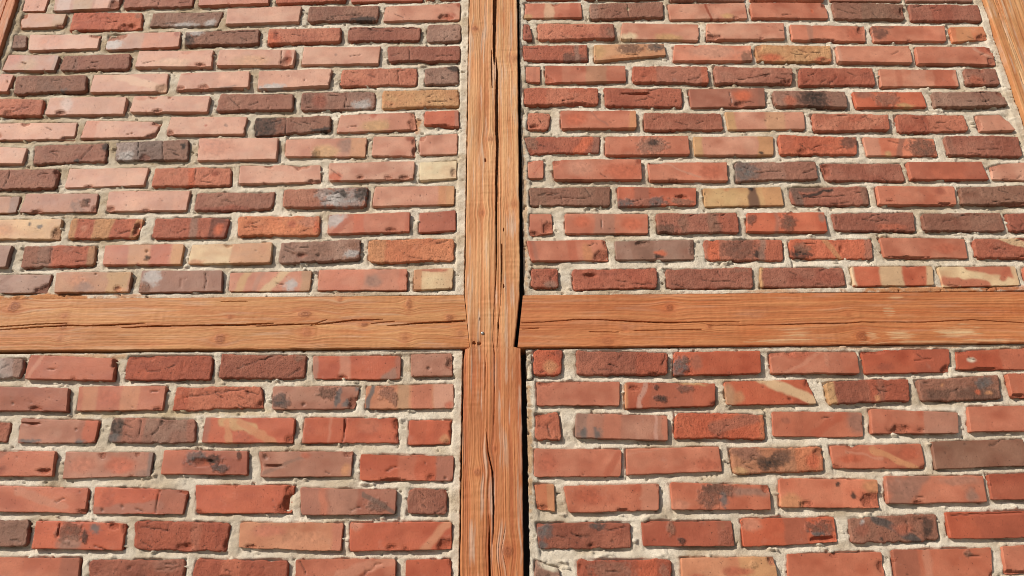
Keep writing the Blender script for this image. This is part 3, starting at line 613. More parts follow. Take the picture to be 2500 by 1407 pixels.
'ORu': '''
1760 2390 1996 2390 1996 2324 1760 2324 RM r
2016 2390 2247 2390 2247 2324 2016 2324 N r
2261 2390 2498 2390 2498 2324 2261 2324 D r
2517 2390 2626 2390 2626 2324 2517 2324 DB s
1760 2475 1996 2475 1996 2409 1760 2409 RM r
2015 2475 2249 2475 2249 2409 2015 2409 Y r
2268 2475 2497 2475 2497 2409 2268 2409 D s
2515 2475 2626 2475 2626 2409 2515 2409 B s
1760 2560 1870 2560 1870 2494 1760 2494 R r
1891 2560 2123 2560 2123 2494 1891 2494 Y r
2143 2560 2377 2560 2377 2494 2143 2494 Y r
2393 2560 2626 2560 2626 2494 2393 2494 DB r
1760 2645 1995 2645 1995 2579 1760 2579 RM r
2014 2645 2249 2645 2249 2579 2014 2579 KR r
2270 2645 2499 2645 2499 2579 2270 2579 DB s
2516 2645 2626 2645 2626 2579 2516 2579 RO s
1760 2730 1998 2730 1998 2664 1760 2664 K s
2015 2730 2252 2730 2252 2664 2015 2664 RO r
2273 2730 2504 2730 2504 2664 2273 2664 RO s
2524 2730 2626 2730 2626 2664 2524 2664 K r
1760 2815 1996 2815 1996 2749 1760 2749 DB r
2016 2815 2254 2815 2254 2749 2016 2749 D s
2269 2815 2498 2815 2498 2749 2269 2749 R s
2518 2815 2626 2815 2626 2749 2518 2749 KR r
1760 2900 1998 2900 1998 2834 1760 2834 D s
2012 2900 2251 2900 2251 2834 2012 2834 M r
2272 2900 2508 2900 2508 2834 2272 2834 N s
2522 2900 2626 2900 2626 2834 2522 2834 DB s
1760 2985 1995 2985 1995 2919 1760 2919 R r
2016 2985 2246 2985 2246 2919 2016 2919 K s
2260 2985 2489 2985 2489 2919 2260 2919 RO r
2506 2985 2626 2985 2626 2919 2506 2919 R r
1760 3070 1995 3070 1995 3004 1760 3004 K r
2010 3070 2251 3070 2251 3004 2010 3004 D r
2269 3070 2500 3070 2500 3004 2269 3004 N r
2520 3070 2626 3070 2626 3004 2520 3004 K r
1760 3155 1995 3155 1995 3089 1760 3089 RO r
2013 3155 2251 3155 2251 3089 2013 3089 Y s
2267 3155 2502 3155 2502 3089 2267 3089 Y s
2519 3155 2626 3155 2626 3089 2519 3089 RM r
1760 3240 1996 3240 1996 3174 1760 3174 RK s
2014 3240 2252 3240 2252 3174 2014 3174 R s
2271 3240 2506 3240 2506 3174 2271 3174 Y r
2526 3240 2626 3240 2626 3174 2526 3174 KR s
1760 3325 1996 3325 1996 3259 1760 3259 M r
2012 3325 2248 3325 2248 3259 2012 3259 B r
2263 3325 2497 3325 2497 3259 2263 3259 KR s
2513 3325 2626 3325 2626 3259 2513 3259 Y s
1760 3410 1995 3410 1995 3344 1760 3344 R r
2009 3410 2247 3410 2247 3344 2009 3344 K s
2264 3410 2504 3410 2504 3344 2264 3344 M s
2521 3410 2626 3410 2626 3344 2521 3344 R s
1760 3495 1870 3495 1870 3429 1760 3429 KR r
1885 3495 2117 3495 2117 3429 1885 3429 K r
2136 3495 2372 3495 2372 3429 2136 3429 K s
2393 3495 2626 3495 2626 3429 2393 3429 RM r
1760 3580 1996 3580 1996 3514 1760 3514 K s
2011 3580 2248 3580 2248 3514 2011 3514 K s
2269 3580 2510 3580 2510 3514 2269 3514 B s
2527 3580 2626 3580 2626 3514 2527 3514 Y r
1760 3665 1870 3665 1870 3599 1760 3599 RM s
1891 3665 2123 3665 2123 3599 1891 3599 KR r
2141 3665 2370 3665 2370 3599 2141 3599 DB r
2388 3665 2626 3665 2626 3599 2388 3599 N r
''',
}
PC = [[(-48, 3436, 9.7), (-48, 3375, 9.4), (-49, 3255, 7.5), (-50, 3141, 5.4), (-49, 3099, 1.4)], [(-43, 3125, 1.6), (-40, 3066, 4.0), (-42, 2994, 5.9), (-42, 2854, 6.7), (-40, 2798, 5.7), (-43, 2676, 5.1), (-44, 2543, 3.1), (-44, 2385, 2.0), (-49, 2280, 1.9), (-54, 2172, 1.6), (-48, 2132, 1.9), (-49, 2029, 1.9), (-51, 1941, 1.6)], [(-58, 3156, 1.4), (-57, 3066, 2.4), (-56, 3008, 1.6)], [(-28, 2459, 2.0), (-29, 2385, 2.0), (-32, 2280, 1.4), (-38, 2225, 2.4), (-39, 2198, 2.4), (-42, 2145, 1.4)], [(-71, 1931, 1.6), (-66, 1889, 2.4), (-65, 1872, 3.5), (-54, 1820, 4.3), (-52, 1738, 5.1), (-53, 1673, 3.1), (-53, 1648, 1.6)], [(-63, 1721, 1.4), (-62, 1642, 5.1), (-61, 1578, 5.9), (-60, 1520, 5.9)], [(-23, 1686, 1.4), (-31, 1642, 1.6), (-21, 1595, 1.4), (-20, 1578, 1.4)], [(-70, 2132, 1.4), (-73, 2091, 2.1), (-74, 2030, 1.4)]]
LC = [[(-1501, 2224, 2.4), (-1415, 2228, 2.4), (-1301, 2234, 2.1), (-1232, 2236, 1.8)], [(-1469, 2215, 1.5), (-1413, 2219, 1.8), (-1270, 2227, 3.0), (-1227, 2229, 3.0), (-1175, 2227, 2.4), (-1103, 2229, 3.6), (-1014, 2233, 1.4)], [(-1075, 2220, 1.4), (-980, 2225, 3.6), (-923, 2225, 2.7), (-736, 2226, 4.2), (-701, 2228, 3.0), (-658, 2229, 1.4)], [(-706, 2221, 1.4), (-614, 2225, 3.0), (-542, 2226, 1.8), (-511, 2238, 1.4)], [(-556, 2221, 1.5), (-498, 2228, 3.0), (-441, 2235, 3.0), (-357, 2237, 1.4)], [(-344, 2218, 1.4), (-267, 2224, 3.0), (-209, 2227, 3.6), (-125, 2231, 3.9)], [(-388, 2225, 1.4), (-325, 2231, 1.4)], [(-811, 2294, 1.4), (-745, 2295, 1.5), (-739, 2293, 1.4)]]
RC = [[(22, 2222, 1.4), (132, 2227, 1.5), (173, 2231, 1.8), (234, 2230, 1.8), (306, 2225, 2.4), (364, 2222, 2.7), (421, 2219, 3.0), (508, 2220, 1.8), (624, 2219, 1.4)], [(536, 2210, 1.4), (709, 2209, 1.5), (802, 2211, 2.1), (918, 2212, 1.8), (962, 2215, 1.5), (1120, 2212, 1.8), (1266, 2218, 1.5), (1407, 2207, 1.5), (1521, 2203, 1.5)], [(212, 2195, 1.4), (292, 2193, 1.4)], [(333, 2197, 1.4), (520, 2198, 1.4)], [(25, 2204, 1.4), (74, 2207, 1.4)]]
PK = [(-113, 3245, 10.0, 10.4), (15, 3125, 12.7, 10.9), (-62, 2816, 8.4, 8.7), (7, 2589, 9.0, 9.3), (-93, 1821, 9.2, 9.6), (-48, 1882, 6.5, 6.8), (-17, 1634, 13.9, 14.3), (-86, 2563, 8.4, 7.2)]
LK = [(-1389, 2285, 17.8, 16.9), (-1242, 2257, 8.3, 8.6), (-1238, 2226, 11.9, 9.8), (-1240, 2193, 8.3, 8.6), (-801, 2186, 14.8, 15.4), (-783, 2250, 7.4, 7.7), (-576, 2255, 20.8, 11.1), (-564, 2202, 13.4, 15.4), (-287, 2282, 8.3, 18.4), (-294, 2184, 8.3, 16.9), (-174, 2240, 10.7, 11.1), (-142, 2194, 10.7, 11.1), (-408, 2223, 10.4, 7.7), (-481, 2299, 6.5, 12.3)]
RK = [(436, 2264, 12.5, 12.9), (310, 2205, 7.4, 7.7), (540, 2206, 5.3, 5.5), (928, 2237, 7.7, 8.0), (953, 2173, 16.3, 16.9), (259, 2168, 17.8, 12.3)]
PT = [(775, 2187, 35.6, 12.3), (983, 2175, 17.8, 11.1), (1060, 2175, 38.6, 13.8), (1217, 2185, 56.4, 18.4), (1068, 2287, 17.8, 6.1), (1043, 2245, 14.8, 12.3), (737, 2163, 89.1, 7.7), (1193, 2155, 267.3, 5.5)]
PH = [(-76, 2740, 3.4, 5.2), (-39, 2214, 2.6, 12.3), (-104, 2164, 5.3, 4.4), (-89, 2234, 1.8, 3.8), (-23, 2507, 1.7, 5.8), (-23, 2330, 2.1, 6.0), (-91, 2163, 6.6, 4.4)]
NAIL = (-82, 2192, 4.7, 4.9)

# ------------------------------------------------------------------ helpers
COL = scene.collection
def lin(c):
    c = np.array(c, float) / 255.0
    return np.where(c <= 0.04045, c / 12.92, ((c + 0.055) / 1.055) ** 2.4)
ALB = 0.80
PAL = {k: lin(v) * ALB for k, v in {
    'P': (199, 145, 121), 'K': (192, 127, 101), 'R': (177, 100, 75), 'D': (151, 86, 67), 'B': (153, 102, 83),
    'N': (140, 99, 80), 'M': (152, 114, 97), 'G': (102, 95, 91), 'Y': (194, 151, 106), 'T': (196, 136, 96),
    'C': (222, 196, 160), 'O': (196, 104, 73), 'X': (52, 43, 37), 'W': (188, 178, 172), 'V': (150, 76, 53),
    'U': (216, 204, 180)}.items()}
def mixc(code):
    return sum(PAL[c] for c in code) / len(code)

def vn(x, y, s):
    xi = np.floor(x); yi = np.floor(y); fx = x - xi; fy = y - yi
    xi = xi.astype(np.int64); yi = yi.astype(np.int64)
    fx = fx * fx * fx * (fx * (fx * 6 - 15) + 10); fy = fy * fy * fy * (fy * (fy * 6 - 15) + 10)
    def h(a, b):
        n = (a * 374761393 + b * 668265263 + int(s) * 974634777) & 0xFFFFFFFF
        n = ((n ^ (n >> 13)) * 1274126177) & 0xFFFFFFFF
        n = ((n ^ (n >> 16)) * 2246822519) & 0xFFFFFFFF
        return (n & 0xFFFFFF) / 16777215.0
    a = h(xi, yi); b = h(xi + 1, yi); c = h(xi, yi + 1); d = h(xi + 1, yi + 1)
    return a + (b - a) * fx + (c - a) * fy + (a - b - c + d) * fx * fy
def fbm(x, y, s, o=3):
    r = 0; a = 1.0; t = 0
    for k in range(o):
        r = r + a * (vn(x * 2 ** k + 17.3 * k, y * 2 ** k + 5.1 * k, s + 31 * k) * 2 - 1); t += a; a *= 0.5
    return r / t * 1.6
def sst(a, b, x):
    t = np.clip((x - a) / (b - a), 0, 1); return t * t * (3 - 2 * t)

def mesh_obj(name, verts, quads, mat, parent=None, attrs=None, origin=None, smooth=True, sharp=None):
    verts = np.asarray(verts, np.float32); quads = np.asarray(quads, np.int32)
    o3 = np.array(origin if origin is not None else (0, 0, 0), np.float32)
    me = bpy.data.meshes.new(name)
    me.vertices.add(len(verts)); me.vertices.foreach_set('co', (verts - o3).ravel())
    me.loops.add(quads.size); me.loops.foreach_set('vertex_index', quads.ravel())
    me.polygons.add(len(quads)); me.polygons.foreach_set('loop_start', np.arange(0, quads.size, 4, dtype=np.int32))
    me.polygons.foreach_set('use_smooth', np.full(len(quads), smooth))
    for k, (tp, arr) in (attrs or {}).items():
        at = me.attributes.new(k, tp, 'POINT')
        if tp == 'FLOAT_COLOR':
            c = np.ones((len(verts), 4), np.float32); c[:, :3] = arr; at.data.foreach_set('color', c.ravel())
        elif tp == 'FLOAT_VECTOR': at.data.foreach_set('vector', np.asarray(arr, np.float32).ravel())
        else: at.data.foreach_set('value', np.asarray(arr, np.float32).ravel())
    me.update(calc_edges=True); me.validate()
    if sharp: me.set_sharp_from_angle(angle=math.radians(sharp))
    me.materials.append(mat)
    o = bpy.data.objects.new(name, me); COL.objects.link(o)
    o.location = o3.tolist()
    if parent is not None:
        o.parent = parent; o.location = (Vector(o3.tolist()) - parent.location)
    return o
def root(name, loc, label, cat, group=None):
    o = bpy.data.objects.new(name, None); COL.objects.link(o); o.location = loc
    o.empty_display_size = 0.05
    o['label'] = label; o['category'] = cat
    if group: o['group'] = group
    return o
def grid_quads(nr, nc):
    i, j = np.meshgrid(np.arange(nr - 1), np.arange(nc - 1), indexing='ij')
    a = i * nc + j
    return np.stack([a, a + nc, a + nc + 1, a + 1], -1).reshape(-1, 4)     # rows run down, columns run right: faces -y
def rim(nr, nc):
    t = [j for j in range(nc)] + [i * nc + nc - 1 for i in range(1, nr)] + \
        [(nr - 1) * nc + j for j in range(nc - 2, -1, -1)] + [i * nc for i in range(nr - 2, 0, -1)]
    return np.array(t)                                                     # clockwise seen from the front
def box(name, lo, hi, mat, parent=None, bev=0.004):
    import bmesh
    bm = bmesh.new(); bmesh.ops.create_cube(bm, size=1)
    for v in bm.verts:
        v.co = Vector([(l + h) / 2 + c * (h - l) for l, h, c in zip(lo, hi, v.co)])
    if bev: bmesh.ops.bevel(bm, geom=bm.edges[:], offset=bev, segments=2, affect='EDGES')
    me = bpy.data.meshes.new(name); bm.to_mesh(me); bm.free(); me.materials.append(mat)
    o = bpy.data.objects.new(name, me); COL.objects.link(o)
    if parent is not None: o.parent = parent; o.matrix_parent_inverse = parent.matrix_world.inverted()
    return o

# ------------------------------------------------------------------ materials
def new_mat(name):
    m = bpy.data.materials.new(name); m.use_nodes = True
    nt = m.node_tree; return m, nt, nt.nodes['Principled BSDF']
def N(nt, t, **kw):
    n = nt.nodes.new(t)
    for k, v in kw.items():
        if k.startswith('i_'): n.inputs[int(k[2:])].default_value = v
        else: setattr(n, k, v)
    return n
def math_n(nt, op, a, b=None, c=None, clamp=False):
    n = nt.nodes.new('ShaderNodeMath'); n.operation = op; n.use_clamp = clamp
    for i, v in enumerate((a, b, c)):
        if v is None: continue
        if isinstance(v, (int, float)): n.inputs[i].default_value = v
        else: nt.links.new(v, n.inputs[i])
    return n.outputs[0]
def noise(nt, vec, scale, detail=4, rough=0.55, stretch=None):
    if stretch:
        mp = nt.nodes.new('ShaderNodeMapping'); mp.inputs['Scale'].default_value = stretch
        nt.links.new(vec, mp.inputs[0]); vec = mp.outputs[0]
    n = nt.nodes.new('ShaderNodeTexNoise'); n.inputs['Scale'].default_value = scale
    n.inputs['Detail'].default_value = detail; n.inputs['Roughness'].default_value = rough
    nt.links.new(vec, n.inputs['Vector']); return n.outputs[0]
def scale_col(nt, col, fac):
    v = nt.nodes.new('ShaderNodeVectorMath'); v.operation = 'SCALE'
    nt.links.new(col, v.inputs[0]); nt.links.new(fac, v.inputs['Scale']); return v.outputs[0]
def mixcol(nt, fac, a, b):
    m = nt.nodes.new('ShaderNodeMix'); m.data_type = 'RGBA'
    for s, v in ((0, fac), (6, a), (7, b)):
        if isinstance(v, (int, float)): m.inputs[s].default_value = v
        elif isinstance(v, tuple): m.inputs[s].default_value = v
        else: nt.links.new(v, m.inputs[s])
    return m.outputs[2]

def make_brick_mat():
    m, nt, p = new_mat('fired_brick'); L = nt.links
    g = nt.nodes.new('ShaderNodeNewGeometry').outputs['Position']
    col = N(nt, 'ShaderNodeAttribute', attribute_name='col').outputs['Color']
    rg = N(nt, 'ShaderNodeAttribute', attribute_name='rgh').outputs['Fac']
    n1 = noise(nt, g, 38, 5, 0.6); n2 = noise(nt, g, 260, 4, 0.65); n3 = noise(nt, g, 900, 2, 0.6)
    drag = noise(nt, g, 1.0, 3, 0.6, (420, 60, 28))
    # tonal mottling, stronger on the rough bricks
    a = math_n(nt, 'MULTIPLY_ADD', n1, 0.34, 0.83)
    amp = math_n(nt, 'MULTIPLY_ADD', rg, 0.6, 0.22)
    b = math_n(nt, 'MULTIPLY_ADD', math_n(nt, 'SUBTRACT', n2, 0.5), amp, 1.0)
    c = math_n(nt, 'MULTIPLY_ADD', math_n(nt, 'SUBTRACT', drag, 0.5), math_n(nt, 'MULTIPLY', rg, 0.25), 1.0)
    k = math_n(nt, 'MULTIPLY', math_n(nt, 'MULTIPLY', a, b), c)
    cc = scale_col(nt, col, k)
    # small dark pores
    pn = noise(nt, g, 240, 3, 0.7)
    pit = math_n(nt, 'MULTIPLY', math_n(nt, 'SUBTRACT', pn, math_n(nt, 'MULTIPLY_ADD', rg, -0.045, 0.675)), 16.0, clamp=True)
    pit = math_n(nt, 'MINIMUM', math_n(nt, 'MAXIMUM', pit, 0.0), 1.0)
    cc = mixcol(nt, math_n(nt, 'MULTIPLY', pit, 0.85), cc, (0.055, 0.03, 0.022, 1))
    # pale mortar dust
    dn = noise(nt, g, 16, 5, 0.7)
    du = math_n(nt, 'MULTIPLY', math_n(nt, 'SUBTRACT', dn, 0.60), 3.2, clamp=True)
    cc = mixcol(nt, math_n(nt, 'MULTIPLY', du, 0.30), cc, (0.52, 0.36, 0.28, 1))
    L.new(cc, p.inputs['Base Color'])
    L.new(math_n(nt, 'MULTIPLY_ADD', rg, 0.28, math_n(nt, 'MULTIPLY_ADD', n1, 0.16, 0.47)), p.inputs['Roughness'])
    p.inputs['Specular IOR Level'].default_value = 0.32
    h = math_n(nt, 'MULTIPLY_ADD', n2, math_n(nt, 'MULTIPLY_ADD', rg, 1.1, 0.16), math_n(nt, 'MULTIPLY', n3, math_n(nt, 'MULTIPLY_ADD', rg, 0.35, 0.06)))
    h = math_n(nt, 'MULTIPLY_ADD', drag, math_n(nt, 'MULTIPLY_ADD', rg, 0.5, 0.03), h)
    h = math_n(nt, 'MULTIPLY_ADD', pit, -0.9, h)
    bu = N(nt, 'ShaderNodeBump'); bu.inputs['Strength'].default_value = 0.9; bu.inputs['Distance'].default_value = 0.0024
    L.new(h, bu.inputs['Height']); L.new(bu.outputs[0], p.inputs['Normal'])
    return m
def make_mortar_mat():
    m, nt, p = new_mat('lime_mortar'); L = nt.links
    g = nt.nodes.new('ShaderNodeNewGeometry').outputs['Position']
    col = N(nt, 'ShaderNodeAttribute', attribute_name='col').outputs['Color']
    n1 = noise(nt, g, 30, 5, 0.65); n2 = noise(nt, g, 330, 4, 0.7); n3 = noise(nt, g, 1100, 2, 0.6)
    k = math_n(nt, 'MULTIPLY', math_n(nt, 'MULTIPLY_ADD', n1, 0.5, 0.75), math_n(nt, 'MULTIPLY_ADD', n2, 0.5, 0.75))
    cc = scale_col(nt, col, k)
    v = N(nt, 'ShaderNodeTexVoronoi'); v.inputs['Scale'].default_value = 420; L.new(g, v.inputs['Vector'])
    gr = math_n(nt, 'LESS_THAN', v.outputs['Distance'], 0.22)
    vr = N(nt, 'ShaderNodeSeparateColor'); L.new(v.outputs['Color'], vr.inputs[0])
    gr = math_n(nt, 'MULTIPLY', gr, math_n(nt, 'GREATER_THAN', vr.outputs[0], 0.5))
    cc = mixcol(nt, math_n(nt, 'MULTIPLY', gr, 0.55), cc, (0.16, 0.125, 0.085, 1))
    L.new(cc, p.inputs['Base Color']); p.inputs['Roughness'].default_value = 0.92; p.inputs['Specular IOR Level'].default_value = 0.2
    h = math_n(nt, 'MULTIPLY_ADD', n3, 0.8, math_n(nt, 'MULTIPLY_ADD', n2, 1.9, math_n(nt, 'MULTIPLY', n1, 0.8)))
    bu = N(nt, 'ShaderNodeBump'); bu.inputs['Strength'].default_value = 0.8; bu.inputs['Distance'].default_value = 0.0018
    L.new(h, bu.inputs['Height']); L.new(bu.outputs[0], p.inputs['Normal'])
    return m
def make_wood_mat():
    m, nt, p = new_mat('weathered_softwood'); L = nt.links
    gv = N(nt, 'ShaderNodeAttribute', attribute_name='gv').outputs['Vector']
    g = nt.nodes.new('ShaderNodeNewGeometry').outputs['Position']
    col = N(nt, 'ShaderNodeAttribute', attribute_name='col').outputs['Color']
    f1 = noise(nt, gv, 1.0, 4, 0.65, (420, 5, 1)); f2 = noise(nt, gv, 1.0, 3, 0.6, (1100, 24, 1)); f3 = noise(nt, g, 55, 4, 0.6)
    sp = noise(nt, gv, 1.0, 3, 0.7, (500, 60, 1))
    k = math_n(nt, 'MULTIPLY', math_n(nt, 'MULTIPLY_ADD', f1, 0.62, 0.69), math_n(nt, 'MULTIPLY_ADD', f2, 0.34, 0.83))
    k = math_n(nt, 'MULTIPLY', k, math_n(nt, 'MULTIPLY_ADD', f3, 0.24, 0.88))
    cc = scale_col(nt, col, k)
    dk = math_n(nt, 'MULTIPLY', math_n(nt, 'SUBTRACT', sp, 0.64), 8.0, clamp=True)
    cc = mixcol(nt, math_n(nt, 'MULTIPLY', dk, 0.45), cc, (0.13, 0.055, 0.025, 1))
    L.new(cc, p.inputs['Base Color']); p.inputs['Roughness'].default_value = 0.68; p.inputs['Specular IOR Level'].default_value = 0.35
    h = math_n(nt, 'MULTIPLY_ADD', f1, 1.0, math_n(nt, 'MULTIPLY_ADD', f2, 0.5, math_n(nt, 'MULTIPLY', f3, 0.35)))
    bu = N(nt, 'ShaderNodeBump'); bu.inputs['Strength'].default_value = 0.75; bu.inputs['Distance'].default_value = 0.0014
    L.new(h, bu.inputs['Height']); L.new(bu.outputs[0], p.inputs['Normal'])
    return m
def make_plain(name, c, rough, sc, amt, metal=0.0):
    m, nt, p = new_mat(name)
    g = nt.nodes.new('ShaderNodeNewGeometry').outputs['Position']
    n = noise(nt, g, sc, 6, 0.65)
    rgb = nt.nodes.new('ShaderNodeRGB'); rgb.outputs[0].default_value = (*c, 1)
    nt.links.new(scale_col(nt, rgb.outputs[0], math_n(nt, 'MULTIPLY_ADD', n, amt, 1 - amt / 2)), p.inputs['Base Color'])
    p.inputs['Roughness'].default_value = rough; p.inputs['Metallic'].default_value = metal
    bu = N(nt, 'ShaderNodeBump'); bu.inputs['Distance'].default_value = 0.003; bu.inputs['Strength'].default_value = 0.6
    nt.links.new(n, bu.inputs['Height']); nt.links.new(bu.outputs[0], p.inputs['Normal'])
    return m
M_BRICK = make_brick_mat(); M_MORTAR = make_mortar_mat(); M_WOOD = make_wood_mat()
M_GROUND = make_plain('pale_paving', (0.27, 0.24, 0.20), 0.9, 40, 0.5)
M_STONE = make_plain('plinth_stone', (0.30, 0.27, 0.23), 0.85, 20, 0.4)
M_DARK = make_plain('wall_core_dark', (0.06, 0.05, 0.04), 0.95, 20, 0.4)
M_NAIL = make_plain('nail_steel', (0.32, 0.30, 0.28), 0.4, 200, 0.3, 0.8)

# ------------------------------------------------------------------ setting
gm = bpy.data.meshes.new('ground')
gm.from_pydata([(-200, -200, 0), (200, -200, 0), (200, 200, 0), (-200, 200, 0)], [], [(0, 1, 2, 3)]); gm.materials.append(M_GROUND)
go = bpy.data.objects.new('ground', gm); COL.objects.link(go); go['kind'] = 'structure'
wc = box('wall_core', (-2.86, 0.075, 0.0), (2.80, 0.30, 3.86), M_DARK, bev=0); wc['kind'] = 'structure'
pl = box('stone_plinth', (-2.86, -0.04, 0.0), (2.80, 0.073, 0.745), M_STONE, bev=0.012)
pl['label'] = 'plain stone plinth along the foot of the timber framed wall'; pl['category'] = 'plinth'

# ------------------------------------------------------------------ bricks
def axis_samples(n, sp):
    e = [0, 1.0, 2.6, 5.0]
    if n < 24: e = [0, 1.0, 3.0]
    k = max(2, int(round((n - 2 * e[-1]) / sp)))
    inner = np.linspace(e[-1], n - e[-1], k + 1)
    return np.concatenate([e[:-1], inner, [n - x for x in e[:-1][::-1]]])
def brick_arrays(q, base, style, feats, seed, sp=3.2, tint=(1, 1, 1)):
    rnd = random.Random(seed)
    TL, TR, BR, BL = [np.array(p, float) for p in q]
    L = (np.linalg.norm(TR - TL) + np.linalg.norm(BR - BL)) / 2; H = (TL[1] - BL[1] + TR[1] - BR[1]) / 2
    U = axis_samples(L, sp); V = axis_samples(H, sp)
    UU, VV = np.meshgrid(U, V); u = UU / L; v = VV / H
    A = (1 - v)[..., None] * ((1 - u)[..., None] * TL + u[..., None] * TR) + v[..., None] * ((1 - u)[..., None] * BL + u[..., None] * BR)
    X = A[..., 0].copy(); Z = A[..., 1].copy()
    px, pz = X + rnd.uniform(0, 900), Z + rnd.uniform(0, 900)          # noise space
    dl, dr, dt, db = UU, L - UU, VV, H - VV
    rough = style == 'r'
    amp = 2.0 if rough else 0.9
    rc = rnd.uniform(5, 12) if rough else rnd.uniform(1.5, 5.5)
    def cn(d): return 0.40 * (rc - np.sqrt(np.maximum(rc * rc - np.clip(rc - d, 0, rc) ** 2, 0)))
    one = np.ones_like(UU)
    et = np.maximum(0, fbm(px / 5, one * 8.1, seed + 23, 2)) * amp * 0.6 + fbm(px / 16, one * 1.3, seed + 1) * amp + 1.1 * fbm(px / 75, one * 4.3, seed + 7) * amp + cn(np.minimum(dl, dr))
    eb = np.maximum(0, fbm(px / 5, one * 3.7, seed + 22, 2)) * amp * 0.9 + fbm(px / 14, one * 7.7, seed + 2) * amp * 1.15 + 1.1 * fbm(px / 75, one * 9.3, seed + 8) * amp + cn(np.minimum(dl, dr))
    el = fbm(pz / 13, one * 2.2, seed + 3) * amp + cn(np.minimum(dt, db))
    er = fbm(pz / 13, one * 5.5, seed + 4) * amp + cn(np.minimum(dt, db))
    Z -= et * np.exp(-dt / 7); Z += eb * np.exp(-db / 7); X += el * np.exp(-dl / 7); X -= er * np.exp(-dr / 7)
    # relief (mm, positive goes into the wall)
    re = rnd.uniform(2.4, 5.0) if rough else rnd.uniform(1.0, 2.2)
    dm = np.minimum(np.minimum(dl, dr), np.minimum(dt, db))
    dep = re * (1 - np.sqrt(np.maximum(1 - np.clip(1 - dm / re, 0, 1) ** 2, 0)))
    dep += 0.8 * fbm(px / 90, pz / 60, seed + 5, 2) + (0.42 if rough else 0.08) * fbm(px / 16, pz / 16, seed + 6, 2)
    dep += (0.55 if rough else 0.06) * fbm(px / 6, pz / 6, seed + 9, 2)
    if rough: dep += 2.2 * np.clip(fbm(px / 8, pz / 8, seed + 19, 2) - 0.62, 0, 1)
    dep += (u - 0.5) * rnd.uniform(-2.2, 2.2) + (v - 0.5) * rnd.uniform(-1.6, 1.6) + rnd.uniform(-3.0, 3.6)
    # colour
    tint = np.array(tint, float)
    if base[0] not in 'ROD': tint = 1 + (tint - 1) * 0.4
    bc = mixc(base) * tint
    col = np.ones(UU.shape + (3,)) * bc
    mo = fbm(px / 55, pz / 40, seed + 11, 3)
    col *= 1 + mo[..., None] * np.array([0.15, 0.24, 0.27])
    wz = fbm(X / 420, Z / 300, 991, 3); col *= 1 + 0.07 * wz[..., None]
    pale = np.clip(fbm(px / 45, pz / 30, seed + 12, 2), 0, 1)[..., None] * 0.42
    col = col * (1 - pale) + (bc * np.array([1.06, 1.28, 1.34])) * pale
    if not any(x.strip().startswith('b') for x in feats) and rnd.random() < 0.6:
        a = rnd.uniform(0.1, 0.7); w = rnd.uniform(0.1, 0.3); m = sst(a - .02, a + .02, u) * (1 - sst(a + w - .02, a + w + .02, u)) * rnd.uniform(.4, .9)
        col *= (1 + m * rnd.choice([-0.16, -0.1, 0.14]))[..., None]
    rg = np.full(UU.shape, 0.72 if rough else 0.10) + 0.1 * mo
    wu = u + 0.016 * fbm(px / 30, pz / 30, seed + 13, 2) * (65 / max(H, 30)); wv = v + 0.06 * fbm(px / 26, pz / 26, seed + 14, 2)
    fine = fbm(px / 7, pz / 7, seed + 15, 3)
    feats = list(feats)
    for k in range(rnd.choice([0, 1, 1, 2]) if sp < 6 else 0):               # small edge nibbles every old brick has
        e = rnd.choice('bbtlr'); a = rnd.random(); s1 = rnd.uniform(.010, .022); s2 = rnd.uniform(.05, .10)
        uv = {'b': (a, 1), 't': (a, 0), 'l': (0, a), 'r': (1, a)}[e]
        feats.append('c %f %f %f %f' % (uv[0], uv[1], s1, s2))
    if sp < 6:
        for k in range(rnd.randint(2, 6) if rough else rnd.randint(0, 3)):   # pores
            feats.append('h %f %f 0.006' % (rnd.uniform(.05, .95), rnd.uniform(.1, .9)))
        for k in range(rnd.randint(1, 4) if rough else rnd.choice([0, 0, 0, 1])):   # drying creases
            a, b, w = rnd.uniform(.05, .85), rnd.uniform(.12, .9), rnd.uniform(.05, .16)
            feats.append('k %f %f %f %f' % (a, b, a + w, b + rnd.uniform(-.22, .22)))
    for ft in feats:
        t = ft.split()
        if not t: continue
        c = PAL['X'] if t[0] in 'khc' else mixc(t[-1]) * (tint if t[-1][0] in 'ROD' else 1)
        p = [float(x) for x in (t[1:] if t[0] in 'khc' else t[1:-1])]
        if t[0] == 'b':
            m = sst(p[0] - .018, p[0] + .018, wu) * (1 - sst(p[1] - .018, p[1] + .018, wu)) * 0.9
            col = col * (1 - m[..., None]) + c * m[..., None] * (1 + 0.12 * mo)[..., None]
        elif t[0] in 'eq':
            rho = np.sqrt(((wu - p[0]) / p[2]) ** 2 + ((wv - p[1]) / p[3]) ** 2)
            if t[0] == 'e': m = (1 - sst(.45, 1.15, rho + (0.30 * fine if t[-1] in ('X', 'W', 'G', 'N', 'XB', 'BX') else 0.1 * fine))) * 0.88
            else:
                m = (1 - sst(.6, 1.08, rho + 0.32 * fine)) * (0.80 + 0.25 * fine); m = np.clip(m, 0, 1)
                rg = np.maximum(rg, 0.95 * m); dep += m * (0.9 * fine + 0.6 * fbm(px / 3.5, pz / 3.5, seed + 16, 2))
            col = col * (1 - m[..., None]) + c * (1 + 0.18 * fine)[..., None] * m[..., None]
        elif t[0] == 'd':
            ax, ay, bx, by = p[0] * L, p[1] * H, p[2] * L, p[3] * H
            qx, qy = wu * L - ax, wv * H - ay; dx, dy = bx - ax, by - ay
            # streaks run on past their ends
            s = (qx * dx + qy * dy) / (dx * dx + dy * dy + 1e-6); s = np.clip(s, -0.15, 1.15)
            dist = np.hypot(qx - s * dx, qy - s * dy); hw = p[4] * L * 0.46
